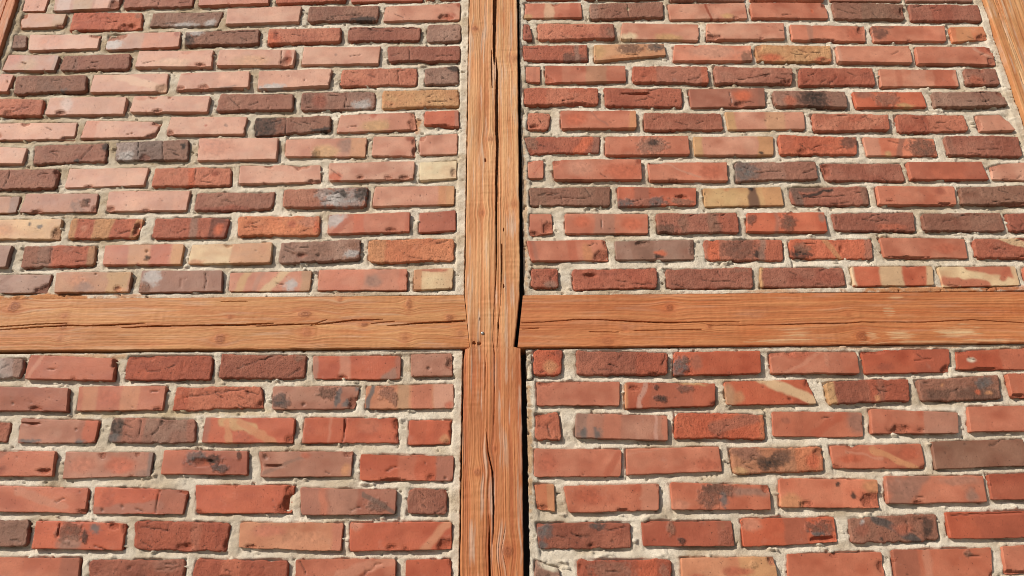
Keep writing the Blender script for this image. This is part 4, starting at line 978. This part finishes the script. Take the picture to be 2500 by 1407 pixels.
            m = (1 - sst(hw * .7, hw * 1.25, dist)) * 0.9
            col = col * (1 - m[..., None]) + c * m[..., None]
        elif t[0] == 'k':
            ax, ay, bx, by = p[0] * L, p[1] * H, p[2] * L, p[3] * H
            wob = 2.2 * fbm(px / 14, pz / 14, seed + 17, 3)
            qx, qy = UU - ax + wob, VV - ay + wob; dx, dy = bx - ax, by - ay
            s = np.clip((qx * dx + qy * dy) / (dx * dx + dy * dy + 1e-6), 0, 1)
            dist = np.hypot(qx - s * dx, qy - s * dy)
            m = 1 - sst(0.6, 2.5, dist); dep += 2.6 * m
            col = col * (1 - 0.55 * m[..., None]) + PAL['X'] * 0.55 * m[..., None]
        elif t[0] == 'h':
            dist = np.hypot(UU - p[0] * L, VV - p[1] * H); R = max(p[2] * L * .62, 2.0)
            m = 1 - sst(R * .55, R * 1.05, dist + 1.2 * fine); dep += m * min(3.5, R * .7)
            col = col * (1 - 0.5 * m[..., None]) + PAL['X'] * 0.5 * m[..., None]
        elif t[0] == 'c':
            rho = np.sqrt(((u - p[0]) / p[2]) ** 2 + ((v - p[1]) / p[3]) ** 2) + 0.22 * fbm(px / 14, pz / 14, seed + 18, 2) + 0.05 * fine
            size = max(p[2] * L, p[3] * H)
            m = 1 - sst(.78, 1.02, rho)
            dep += m * (min(9.0, 1.4 + size * .30)) * (1 + 0.07 * fine) * (0.45 + 0.55 * (1 - sst(0.0, 1.0, rho)))
            ch = bc * 0.55 + PAL['V'] * 0.45 if base not in 'U' else bc
            col = col * (1 - 0.85 * m[..., None]) + ch * (0.95 + 0.15 * fine)[..., None] * 0.85 * m[..., None]
            rg = np.maximum(rg, 0.9 * m)
    nr, nc = UU.shape
    front = np.stack([X, dep, Z], -1).reshape(-1, 3)
    rm = rim(nr, nc)
    cx, cz = X.mean(), Z.mean()
    back = front[rm].copy(); back[:, 1] = 34.0
    back[:, 0] += (cx - back[:, 0]) * 0.004; back[:, 2] += (cz - back[:, 2]) * 0.01
    n0 = nr * nc; m = len(rm)
    k = np.arange(m); k2 = (k + 1) % m
    sk = np.stack([rm[k], rm[k2], n0 + k2, n0 + k], -1)
    verts = np.concatenate([front, back]) / 1000.0
    quads = np.concatenate([grid_quads(nr, nc), sk])
    cf = np.clip(col.reshape(-1, 3), 0.01, 0.9); cols = np.concatenate([cf, cf[rm] * 0.95])
    rgf = np.clip(rg.reshape(-1), 0, 1); rgs = np.concatenate([rgf, np.maximum(rgf[rm], .5)])
    return verts, quads, cols, rgs
def parse(txt):
    out = []
    for l in txt.strip().splitlines():
        lab = None
        if '|' in l: l, lab = l.split('|')
        a = l.split(';'); h = a[0].split(); n = [int(x) for x in h[:8]]
        out.append(([(n[0], n[1]), (n[2], n[3]), (n[4], n[5]), (n[6], n[7])], h[8], h[9], a[1:], lab))
    return out

# ------------------------------------------------------------------ mortar bed (height field between the bricks)
def mortar_bed(parent, bounds, quads, vis, seed, stains, dirt, left_gap, right_gap, sp=3.0):
    X0, X1, Z0, Z1 = bounds
    def axis(a, b, v0, v1):
        v0 = max(a, v0); v1 = min(b, v1); parts = []
        if v1 <= v0: return np.linspace(a, b, max(2, int((b - a) / 24)))
        if v0 - a > 1: parts.append(np.linspace(a, v0, max(2, int((v0 - a) / 22)))[:-1])
        parts.append(np.linspace(v0, v1, max(2, int((v1 - v0) / sp))))
        if b - v1 > 1: parts.append(np.linspace(v1, b, max(2, int((b - v1) / 22)))[1:])
        return np.concatenate(parts)
    xs = axis(X0, X1, vis[0], vis[1]); zs = axis(Z0, Z1, vis[2], vis[3])[::-1]
    XX, ZZ = np.meshgrid(xs, zs); nr, nc = XX.shape
    sd = np.full((nr, nc), -99.0); inside = np.zeros((nr, nc), bool); deep = np.zeros((nr, nc), bool)
    for q in quads:
        (ax, az), (bx, bz), (cx, cz), (dx, dz) = q
        j0, j1 = np.searchsorted(xs, [min(ax, dx) - 4, max(bx, cx) + 4]); zr = -zs
        i0, i1 = np.searchsorted(zr, [-max(az, bz) - 4, -min(cz, dz) + 4])
        if j1 <= j0 or i1 <= i0: continue
        x = XX[i0:i1, j0:j1]; z = ZZ[i0:i1, j0:j1]
        tt = (x - ax) / max(bx - ax, 1); top = az + (bz - az) * tt; bot = dz + (cz - dz) * tt
        vv = (top - z) / np.maximum(top - bot, 1); lf = ax + (dx - ax) * vv; rt = bx + (cx - bx) * vv
        s = np.minimum(np.minimum(x - lf, rt - x), np.minimum(top - z, z - bot))
        sd[i0:i1, j0:j1] = np.maximum(sd[i0:i1, j0:j1], s); inside[i0:i1, j0:j1] |= s > 0; deep[i0:i1, j0:j1] |= s > 11
    big = 1e4
    up = np.full((nr, nc), big); dn = np.full((nr, nc), big)
    for i in range(1, nr):
        up[i] = np.where(inside[i - 1], 0, up[i - 1]) + (zs[i - 1] - zs[i])
    for i in range(nr - 2, -1, -1):
        dn[i] = np.where(inside[i + 1], 0, dn[i + 1]) + (zs[i] - zs[i + 1])
    tot = up + dn; fr = up / tot
    bed = (tot < 40)
    D = np.where(bed, 13.5 - 9.0 * fr, 8.5)
    D = np.where(inside, 12.0, D)
    mg = np.minimum(XX - X0, X1 - XX); D = np.where((mg < 26) & ~inside, 4.0 + 1.5 * fbm(XX / 40, ZZ / 40, seed + 3), D)
    zb = np.minimum(ZZ - Z0, Z1 - ZZ); D = np.where((zb < 14) & ~inside, 5.0, D)
    for _ in range(1):
        D[1:-1, 1:-1] = (D[1:-1, 1:-1] * 2 + D[:-2, 1:-1] + D[2:, 1:-1] + D[1:-1, :-2] + D[1:-1, 2:]) / 6
    D += 2.0 * fbm(XX / 90, ZZ / 45, seed, 2) + 1.0 * fbm(XX / 16, ZZ / 11, seed + 1, 3) + 0.4 * fbm(XX / 5, ZZ / 5, seed + 2, 2)
    wl_ = 1 - sst(0, 8, sd)                                       # smears may lap a few millimetres over a brick edge
    lump = sst(0.70, 1.25, fbm(XX / 30, ZZ / 12, seed + 6, 3)) * wl_; D = D * (1 - lump) + (1.2 + 1.0 * fbm(XX / 9, ZZ / 7, seed + 9, 2)) * lump
    hole = np.clip(fbm(XX / 13, ZZ / 10, seed + 7, 2) - 0.98, 0, 1); D += hole * 22
    D += 5.0 * sst(-4.5, -1.0, sd) * sst(-0.15, 0.45, fbm(XX / 60, ZZ / 25, seed + 10, 2)) * (sd < 3) * (1 - lump)   # shrinkage cracks along the bricks
    D = np.clip(D, -1.0, 22); D = np.where(deep, 24, D)
    edge = (XX == xs[0]) | (XX == xs[-1])
    # colour
    base = lin((231, 218, 198)) * 0.80; tan = lin((192, 171, 142)) * 0.78
    t = np.clip(0.28 + 0.5 * fbm(XX / 90, ZZ / 40, seed + 4, 3) + dirt(XX, ZZ), 0, 1)[..., None]
    C = base * (1 - t) + tan * t
    for (sx, sz, rx, rz, cc, st) in stains:
        rho = np.sqrt(((XX - sx) / rx) ** 2 + ((ZZ - sz) / rz) ** 2) + 0.45 * fbm(XX / 18, ZZ / 9, seed + 5, 3)
        m = ((1 - sst(.5, 1.1, rho)) * st)[..., None]; C = C * (1 - m) + lin(cc) * 0.8 * m
    keep = np.ones((nr - 1, nc - 1), bool)
    keep &= ~(deep[:-1, :-1] & deep[1:, :-1] & deep[:-1, 1:] & deep[1:, 1:])
    # ragged edges beside the timber
    jit = fbm(ZZ / 16, XX * 0 + 3.1, seed + 8, 3)
    XV = XX.copy()
    XV[:, 0] += left_gap * np.abs(jit[:, 0]); XV[:, -1] -= right_gap * np.abs(jit[:, -1])
    front = np.stack([XV, D, ZZ], -1).reshape(-1, 3)
    rm = rim(nr, nc); back = front[rm].copy(); back[:, 1] = 74.5
    n0 = nr * nc; m = len(rm); k = np.arange(m); k2 = (k + 1) % m
    sk = np.stack([rm[k], rm[k2], n0 + k2, n0 + k], -1)
    qd = np.concatenate([grid_quads(nr, nc)[keep.ravel()], sk])
    vt = np.concatenate([front, back]) / 1000.0
    cl = np.concatenate([C.reshape(-1, 3), C.reshape(-1, 3)[rm]])
    used = np.unique(qd); mp = np.zeros(len(vt), np.int64); mp[used] = np.arange(len(used))
    mesh_obj('mortar', vt[used], mp[qd], M_MORTAR, parent, {'col': ('FLOAT_COLOR', cl[used])}, smooth=True)

PANELS = {
    'UL': dict(b=(-1658.5, -134.5, 2309.5, 3698), vis=(-1660, -134, 2300, 3410),
               label='upper left brick panel with many pale pink bricks, left of the central post'),
    'UR': dict(b=(33, 1592.5, 2305.5, 3698), vis=(30, 1600, 2300, 3400),
               label='upper right brick panel of red bricks with several dark burnt ones'),
    'LL': dict(b=(-1658.5, -136, 902, 2151), vis=(-1430, -130, 1550, 2160),
               label='lower left brick panel of smooth orange-red bricks under the deeply split rail'),
    'LR': dict(b=(35, 1592.5, 902, 2148), vis=(28, 1430, 1550, 2160),
               label='lower right brick panel beside the wide black gap at the post'),
    'OL': dict(b=(-2698, -1812, 902, 2148), vis=(1, 0, 0, 0), label='lower brick panel beyond the left edge post'),
    'OLu': dict(b=(-2698, -1812, 2306, 3698), vis=(1, 0, 0, 0), label='upper brick panel beyond the left edge post'),
    'OR': dict(b=(1746, 2638, 902, 2148), vis=(1, 0, 0, 0), label='lower brick panel beyond the right edge post'),
    'ORu': dict(b=(1746, 2638, 2306, 3698), vis=(1, 0, 0, 0), label='upper brick panel beyond the right edge post'),
}
BROWN = (196, 132, 84)
STAINS = {'UL': [(-1300, 2316, 190, 14, BROWN, .95), (-1080, 2316, 60, 8, BROWN, .6), (-292, 2880, 14, 46, (205, 140, 95), .8), (-480, 2315, 60, 8, BROWN, .3)],
          'UR': [(1180, 2312, 260, 13, BROWN, .9), (760, 2312, 90, 10, BROWN, .5), (1420, 2313, 120, 8, (190, 110, 70), .6), (40, 2600, 8, 320, (205, 160, 115), .6)],
          'LL': [(-1150, 2140, 110, 12, (200, 150, 105), .6), (-900, 1985, 300, 12, (200, 175, 130), .4)],
          'LR': [(40, 1900, 9, 200, (196, 150, 100), .7), (1000, 2146, 300, 8, (200, 150, 110), .6)]}
def dirt_UL(X, Z): return 0.45 * sst(-500, -1300, X) * sst(2450, 2800, Z)
def dirt_0(X, Z): return 0.0 * X
for ki, (key, pd) in enumerate(PANELS.items()):
    X0, X1, Z0, Z1 = pd['b']
    rt = root('brick_panel', ((X0 + X1) / 2000, 0, Z0 / 1000), pd['label'], 'brick panel', 'brick infill panels of the timber frame')
    main = parse(BRICKS.get(key, '')) if BRICKS.get(key) else []
    ext = parse(EXTRA[key])
    mortar_bed(rt, pd['b'], [b[0] for b in main + ext], pd['vis'], 100 + ki * 20, STAINS.get(key, []),
               dirt_UL if key == 'UL' else dirt_0, 3.0, 2.5)
    for bi, (q, base, style, feats, lab) in enumerate(main):
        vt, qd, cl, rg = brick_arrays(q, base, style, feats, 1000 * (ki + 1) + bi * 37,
                                      tint=(0.97, 0.83, 0.76) if key in ('LL', 'LR') else (1.06, 1.04, 1.03))   # lower panels tinted redder, upper ones slightly lighter
        xs = [p[0] for p in q]; zs = [p[1] for p in q]
        o = mesh_obj('brick' if base != 'U' else 'mortar_sliver', vt, qd, M_BRICK, rt,
                     {'col': ('FLOAT_COLOR', cl), 'rgh': ('FLOAT', rg)}, origin=(sum(xs) / 4000, 0, sum(zs) / 4000), sharp=50)
        if lab: o['label'] = lab.strip()
    if ext:
        VT, QD, CL, RG = [], [], [], []; n = 0
        for bi, (q, base, style, feats, lab) in enumerate(ext):
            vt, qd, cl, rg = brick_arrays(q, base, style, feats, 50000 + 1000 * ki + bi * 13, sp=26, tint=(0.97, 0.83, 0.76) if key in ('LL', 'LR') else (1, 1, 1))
            VT.append(vt); QD.append(qd + n); CL.append(cl); RG.append(rg); n += len(vt)
        o = mesh_obj('bricks', np.concatenate(VT), np.concatenate(QD), M_BRICK, rt,
                     {'col': ('FLOAT_COLOR', np.concatenate(CL)), 'rgh': ('FLOAT', np.concatenate(RG))}, sharp=50)
        o['kind'] = 'stuff'

# ------------------------------------------------------------------ timber
def timber(name, parent, axis, s_rng, fine, t_lo, t_hi, nt_, y0, seed, cracks=(), knots=(), patches=(), holes=(), tone=None, ridge=1.0, grey_amt=1.0, saw_amt=0.28, back=73.0, sstep=3.2, end=None):
    a, b = s_rng; f0, f1 = fine
    parts = []
    if f0 > a: parts.append(np.linspace(a, f0, max(2, int((f0 - a) / 25)))[:-1])
    parts.append(np.linspace(f0, f1, max(2, int((f1 - f0) / sstep))))
    if b > f1: parts.append(np.linspace(f1, b, max(2, int((b - f1) / 25)))[1:])
    s = np.unique(np.round(np.concatenate(parts + [np.array([p[0] for p in t_lo + t_hi if a <= p[0] <= b])]), 2))
    lo = np.interp(s, [p[0] for p in t_lo], [p[1] for p in t_lo]); hi = np.interp(s, [p[0] for p in t_hi], [p[1] for p in t_hi])
    lo = lo + 0.9 * fbm(s / 60, s * 0 + 1.5, seed + 1) + 0.5 * fbm(s / 14, s * 0 + 2.5, seed + 1)
    hi = hi + 0.9 * fbm(s / 60, s * 0 + 6.5, seed + 2) + 0.5 * fbm(s / 14, s * 0 + 7.5, seed + 2)
    tau = np.linspace(0, 1, nt_); e = 2.2 / 150
    tau = np.unique(np.concatenate([tau, [e * .3, e, 1 - e, 1 - e * .3]]))
    S = np.repeat(s[:, None], len(tau), 1); T = lo[:, None] + (hi - lo)[:, None] * tau[None, :]
    if end:                                                      # slanted butt end
        which, t0_, x0_, t1_, x1_ = end
        tgt = x0_ + (x1_ - x0_) * (T - t0_) / (t1_ - t0_)
        S = S + (np.clip((S - (b - 60)) / 60, 0, 1) * (tgt - b) if which == 'hi' else np.clip(((a + 60) - S) / 60, 0, 1) * (tgt - a))
    g = T + 3.0 * fbm(S / 520, T / 90, seed + 3, 2) + 0.5 * fbm(S / 90, T / 30, seed + 4, 2)
    kc = np.zeros_like(S); kring = np.zeros_like(S); kn_red = np.zeros_like(S)
    for ki_, (kx, kz, rx, rz) in enumerate(knots):
        kf = (0.95, 0.45, 0.7, 0.35, 0.85, 0.5)[ki_ % 6]
        ks, kt, rs, rtt = (kz, kx, rz, rx) if axis == 'z' else (kx, kz, rx, rz)
        dS = (S - ks) / (3.0 * rs); dT = T - kt
        g -= np.tanh(dT / rtt * 1.5) * rtt * 0.95 * np.exp(-dS ** 2) * np.exp(-np.abs(dT) / (2.6 * rtt))
        rho = np.hypot((S - ks) / rs, (T - kt) / rtt) + 0.15 * fbm(S / 9, T / 9, seed + 5)
        m = 1 - sst(.75, 1.0, rho); kc = np.maximum(kc, m * kf); kring = np.where(m > 0.02, np.sin(rho * 16), kring)
        kn_red = np.maximum(kn_red, (1 - sst(0.9, 2.6, rho + 0.5 * fbm(S / 30, T / 12, seed + 21, 2))) * (0.5 + 0.5 * kf))
    r1 = vn(g / 2.8, S / 260, seed + 6); r2 = vn(g / 5.5, S / 420, seed + 7); r3 = vn(g / 17, S / 700, seed + 8)
    ring = 0.5 * r1 + 0.35 * r2 + 0.15 * r3
    strong = 0.45 + 0.75 * sst(.35, .75, vn(g / 45, S / 900, seed + 9))
    dep = -ridge * strong * (ring - 0.5) * 3.6
    saw = fbm(S / 8, T / 70, seed + 10, 2) * sst(.35, .8, vn(S / 120, T / 50, seed + 11)); dep += saw_amt * saw
    dep += 0.9 * fbm(S / 180, T / 60, seed + 12, 2) + 0.25 * fbm(S / 14, T / 5, seed + 20, 2)
    dep += -0.9 * kc * (1 + 0.3 * kring)
    ed = np.minimum(T - lo[:, None], hi[:, None] - T); ee = 3.0
    dep += ee * (1 - np.sqrt(np.maximum(1 - np.clip(1 - ed / ee, 0, 1) ** 2, 0)))
    inc = np.zeros_like(S)
    for pts in cracks:
        P = [((z, x) if axis == 'z' else (x, z)) + (w,) for x, z, w in pts]
        for (s0, t0, w0), (s1, t1, w1) in zip(P[:-1], P[1:]):
            lo_s, hi_s = min(s0, s1) - 3, max(s0, s1) + 3
            rr = np.where((s >= lo_s) & (s <= hi_s))[0]
            if not len(rr): continue
            sl = slice(rr[0], rr[-1] + 1)
            wob = 0.45 * fbm(S[sl] / 30, T[sl] * 0 + 1.1, seed + 13, 2)
            qs, qt = S[sl] - s0, T[sl] - t0 + wob; ds, dt_ = s1 - s0, t1 - t0
            k = np.clip((qs * ds + qt * dt_) / (ds * ds + dt_ * dt_ + 1e-6), 0, 1)
            d = np.hypot(qs - k * ds, qt - k * dt_); hw = (w0 + (w1 - w0) * k) / 2
            inc[sl] = np.maximum(inc[sl], np.clip((hw - d) / 1.2 + 0.5, 0, 1) * np.clip(hw / 2.4, 0.2, 1) ** 2)
    dep += 46 * inc
    for (hx, hz, rx, rz) in holes:
        hs, ht, rs, rtt = (hz, hx, rz, rx) if axis == 'z' else (hx, hz, rx, rz)
        rho = np.hypot((S - hs) / rs, (T - ht) / rtt) + 0.2 * fbm(S / 5, T / 5, seed + 14)
        dep += 9 * (1 - sst(.7, 1.05, rho))
    light, dark = tone(S, T)
    k = np.clip((ring - 0.30) * 2.0, 0, 1)[..., None]
    C = light * k + dark * (1 - k)
    bl = fbm(S / 160, T / 35, seed + 15, 3)[..., None]; C = C * (1 + bl * np.array([0.09, 0.13, 0.17]))
    red = np.clip(fbm(S / 110, T / 40, seed + 16, 2) - .15, 0, 1)[..., None] * .55
    C = C * (1 - red) + C * np.array([0.98, 0.80, 0.68]) * red
    grey = (np.clip(fbm(S / 110, g / 9.0, seed + 17, 3) - .25, 0, 1) * 0.9)[..., None]
    C = C * (1 - np.clip(grey * grey_amt, 0, .6)) + lin((204, 178, 156)) * 0.8 * np.clip(grey * grey_amt, 0, .6)
    kr = kn_red[..., None] * .36; C = C * (1 - kr) + lin((176, 92, 52)) * 0.85 * kr
    kk = (kc * (0.55 + 0.25 * kring))[..., None]; C = C * (1 - kk) + lin((128, 64, 36)) * 0.75 * kk
    for (px_, pz_, rx, rz) in patches:
        ps, pt, rs, rtt = (pz_, px_, rz, rx) if axis == 'z' else (px_, pz_, rx, rz)
        rho = np.hypot((S - ps) / rs, (T - pt) / rtt) + 0.5 * fbm(S / 40, g / 2.2, seed + 18, 2)
        m = ((1 - sst(.5, 1.1, rho)) * .75 * np.clip(0.15 + 1.5 * (ring - .3), 0, 1))[..., None]; C = C * (1 - m) + lin((222, 196, 152)) * 0.82 * m
    if axis == 'z':                                              # rows must run downwards, columns to the right
        S, T, dep, C, g = [z[::-1] for z in (S, T, dep, C, g)]
        Xc, Zc = T, S
    else:
        S, T, dep, C, g = [np.swapaxes(z, 0, 1)[::-1] for z in (S, T, dep, C, g)]
        Xc, Zc = S, T
    nr, nc = Xc.shape
    front = np.stack([Xc, dep + y0, Zc], -1).reshape(-1, 3)
    rm = rim(nr, nc); bk = front[rm].copy(); bk[:, 1] = back
    n0 = nr * nc; m = len(rm); k = np.arange(m); k2 = (k + 1) % m
    sk = np.stack([rm[k], rm[k2], n0 + k2, n0 + k], -1)
    gv = np.stack([g, S, 0 * g], -1).reshape(-1, 3) / 1000.0
    gb = gv[rm].copy(); gb[:, 0] += 0.08
    Cf = np.clip(C.reshape(-1, 3), 0.01, .9)
    mesh_obj(name, np.concatenate([front, bk]) / 1000.0, np.concatenate([grid_quads(nr, nc), sk]), M_WOOD, parent,
             {'col': ('FLOAT_COLOR', np.concatenate([Cf, Cf[rm] * .9])), 'gv': ('FLOAT_VECTOR', np.concatenate([gv, gb]))}, sharp=60)

W_ = 0.78 * np.array([1.0, 0.93, 0.86])
def tone_post(S, T):
    k = sst(2250, 2080, S)[..., None]            # sheen painted in as a paler upper length; lower length redder
    l = lin((220, 174, 126)) * (1 - k) + lin((203, 139, 91)) * k
    d = lin((200, 137, 90)) * (1 - k) + lin((178, 105, 63)) * k
    return l * W_, d * W_
def flat_tone(l, d):
    return lambda S, T: (np.ones(S.shape + (3,)) * lin(l) * W_, np.ones(S.shape + (3,)) * lin(d) * W_)
tone_railL = flat_tone((208, 155, 104), (191, 127, 80))
tone_railR = flat_tone((204, 138, 90), (186, 114, 70))
tone_left = flat_tone((206, 142, 100), (188, 114, 74))
tone_right = flat_tone((214, 166, 116), (192, 132, 86))

GT = 'timbers of the frame'
p = root('timber_post', (-0.055, 0, 0.90), 'central weathered timber post with long black vertical splits, crossing the whole picture', 'timber post', GT)
timber('shaft', p, 'z', (902, 3698), (1545, 3430),
       [(900, -132), (2118, -132), (2147, -128.5), (2153, -115.5), (2306, -132), (3700, -132)],
       [(900, 20.5), (1600, 21), (2147, 23), (2153, 4), (2304, 21.5), (2407, 23), (2851, 25), (3700, 29)],
       150, -9.0, 7, [[(x, z, w * (1.3 if z > 2300 else 0.7)) for x, z, w in c] for c in PC], PK, (), PH, tone_post, ridge=0.85, grey_amt=0.9, saw_amt=0.55)
nx, nz, nr_, _ = NAIL
import bmesh
bm = bmesh.new(); bmesh.ops.create_uvsphere(bm, u_segments=14, v_segments=8, radius=nr_ / 1000)
for v in bm.verts: v.co.y *= 0.45
me = bpy.data.meshes.new('nail_head'); bm.to_mesh(me); bm.free(); me.materials.append(M_NAIL)
for pol in me.polygons: pol.use_smooth = True
o = bpy.data.objects.new('nail_head', me); COL.objects.link(o); o.parent = p; o.location = Vector((nx / 1000, -0.0095, nz / 1000)) - p.location
o['label'] = 'small grey nail head driven into the post'

p = root('timber_rail', (-0.9, 0, 2.153), 'horizontal timber rail left of the central post, split lengthwise along its middle', 'timber rail', GT)
timber('beam', p, 'x', (-1657, -117.5), (-1450, -117.5), [(-1657, 2160), (-1397, 2159), (-727, 2156), (-117, 2153)], [(-1657, 2309), (-747, 2308), (-117, 2306)],
       150, -3.0, 27, LC, LK, (), (), tone_railL, ridge=0.5, grey_amt=0.35, end=('hi', 2153, -117.5, 2306, -134.5))

p = root('timber_rail', (0.8, 0, 2.150), 'horizontal timber rail right of the central post, pale mortar smears along its lower edge', 'timber rail', GT)
timber('beam', p, 'x', (14, 1591), (14, 1450), [(14, 2152.5), (700, 2150), (1591, 2150)], [(14, 2304.5), (723, 2303), (1591, 2298)],
       150, -3.0, 47, RC, RK, PT, (), tone_railR, ridge=0.45, grey_amt=0.2, end=('lo', 2152, 13.5, 2304, 30.5))
p = root('timber_post', (-1.736, 0, 0.90), 'reddish timber post just showing in the upper left corner', 'timber post', GT)
timber('shaft', p, 'z', (902, 3698), (2950, 3430), [(900, -1811), (3700, -1811)], [(900, -1661), (3700, -1661)],
       76, -9.0, 67, [[(-1690, 3450, 2), (-1694, 3000, 2)], [(-1740, 3450, 5), (-1735, 2400, 6)]], [], (), (), tone_left)
p = root('timber_post', (1.669, 0, 0.90), 'pale tan timber post with grey stripe in the upper right corner', 'timber post', GT)
timber('shaft', p, 'z', (902, 3698), (2800, 3430), [(900, 1594), (3700, 1594)], [(900, 1745), (3700, 1745)],
       76, -9.0, 87, [[(1622, 3450, 1.6), (1626, 2800, 2)], [(1634, 3450, 1.6), (1640, 2800, 1.8)]], [], [(1629, 3150, 7, 500)], (), tone_right)
# the rest of the frame, outside the picture
for nm, lab, cat, ax, sr, lo_, hi_, tn in (
    ('timber_rail', 'top rail of the frame above the left brick panel', 'timber rail', 'x', (-2858, 2798), 3700, 3850, tone_railL),
    ('timber_rail', 'bottom sill beam lying on the stone plinth', 'timber rail', 'x', (-2858, 2798), 747, 900, tone_railR),
    ('timber_rail', 'middle rail beyond the left edge post', 'timber rail', 'x', (-2698, -1813), 2153, 2304, tone_railL),
    ('timber_rail', 'middle rail beyond the right edge post', 'timber rail', 'x', (1747, 2638), 2153, 2304, tone_railR),
    ('timber_post', 'far left end post of the wall', 'timber post', 'z', (902, 3698), -2858, -2700, tone_left),
    ('timber_post', 'far right end post of the wall', 'timber post', 'z', (902, 3698), 2640, 2798, tone_right)):
    loc = ((sr[0] + sr[1]) / 2000, 0, lo_ / 1000) if ax == 'x' else ((lo_ + hi_) / 2000, 0, 0.90)
    p = root(nm, loc, lab, cat, GT)
    timber('beam' if ax == 'x' else 'shaft', p, ax, sr, sr, [(sr[0], lo_), (sr[1], lo_)], [(sr[0], hi_), (sr[1], hi_)], 30, -6.0, 200 + int(abs(lo_)) % 97, tone=tn, sstep=25)
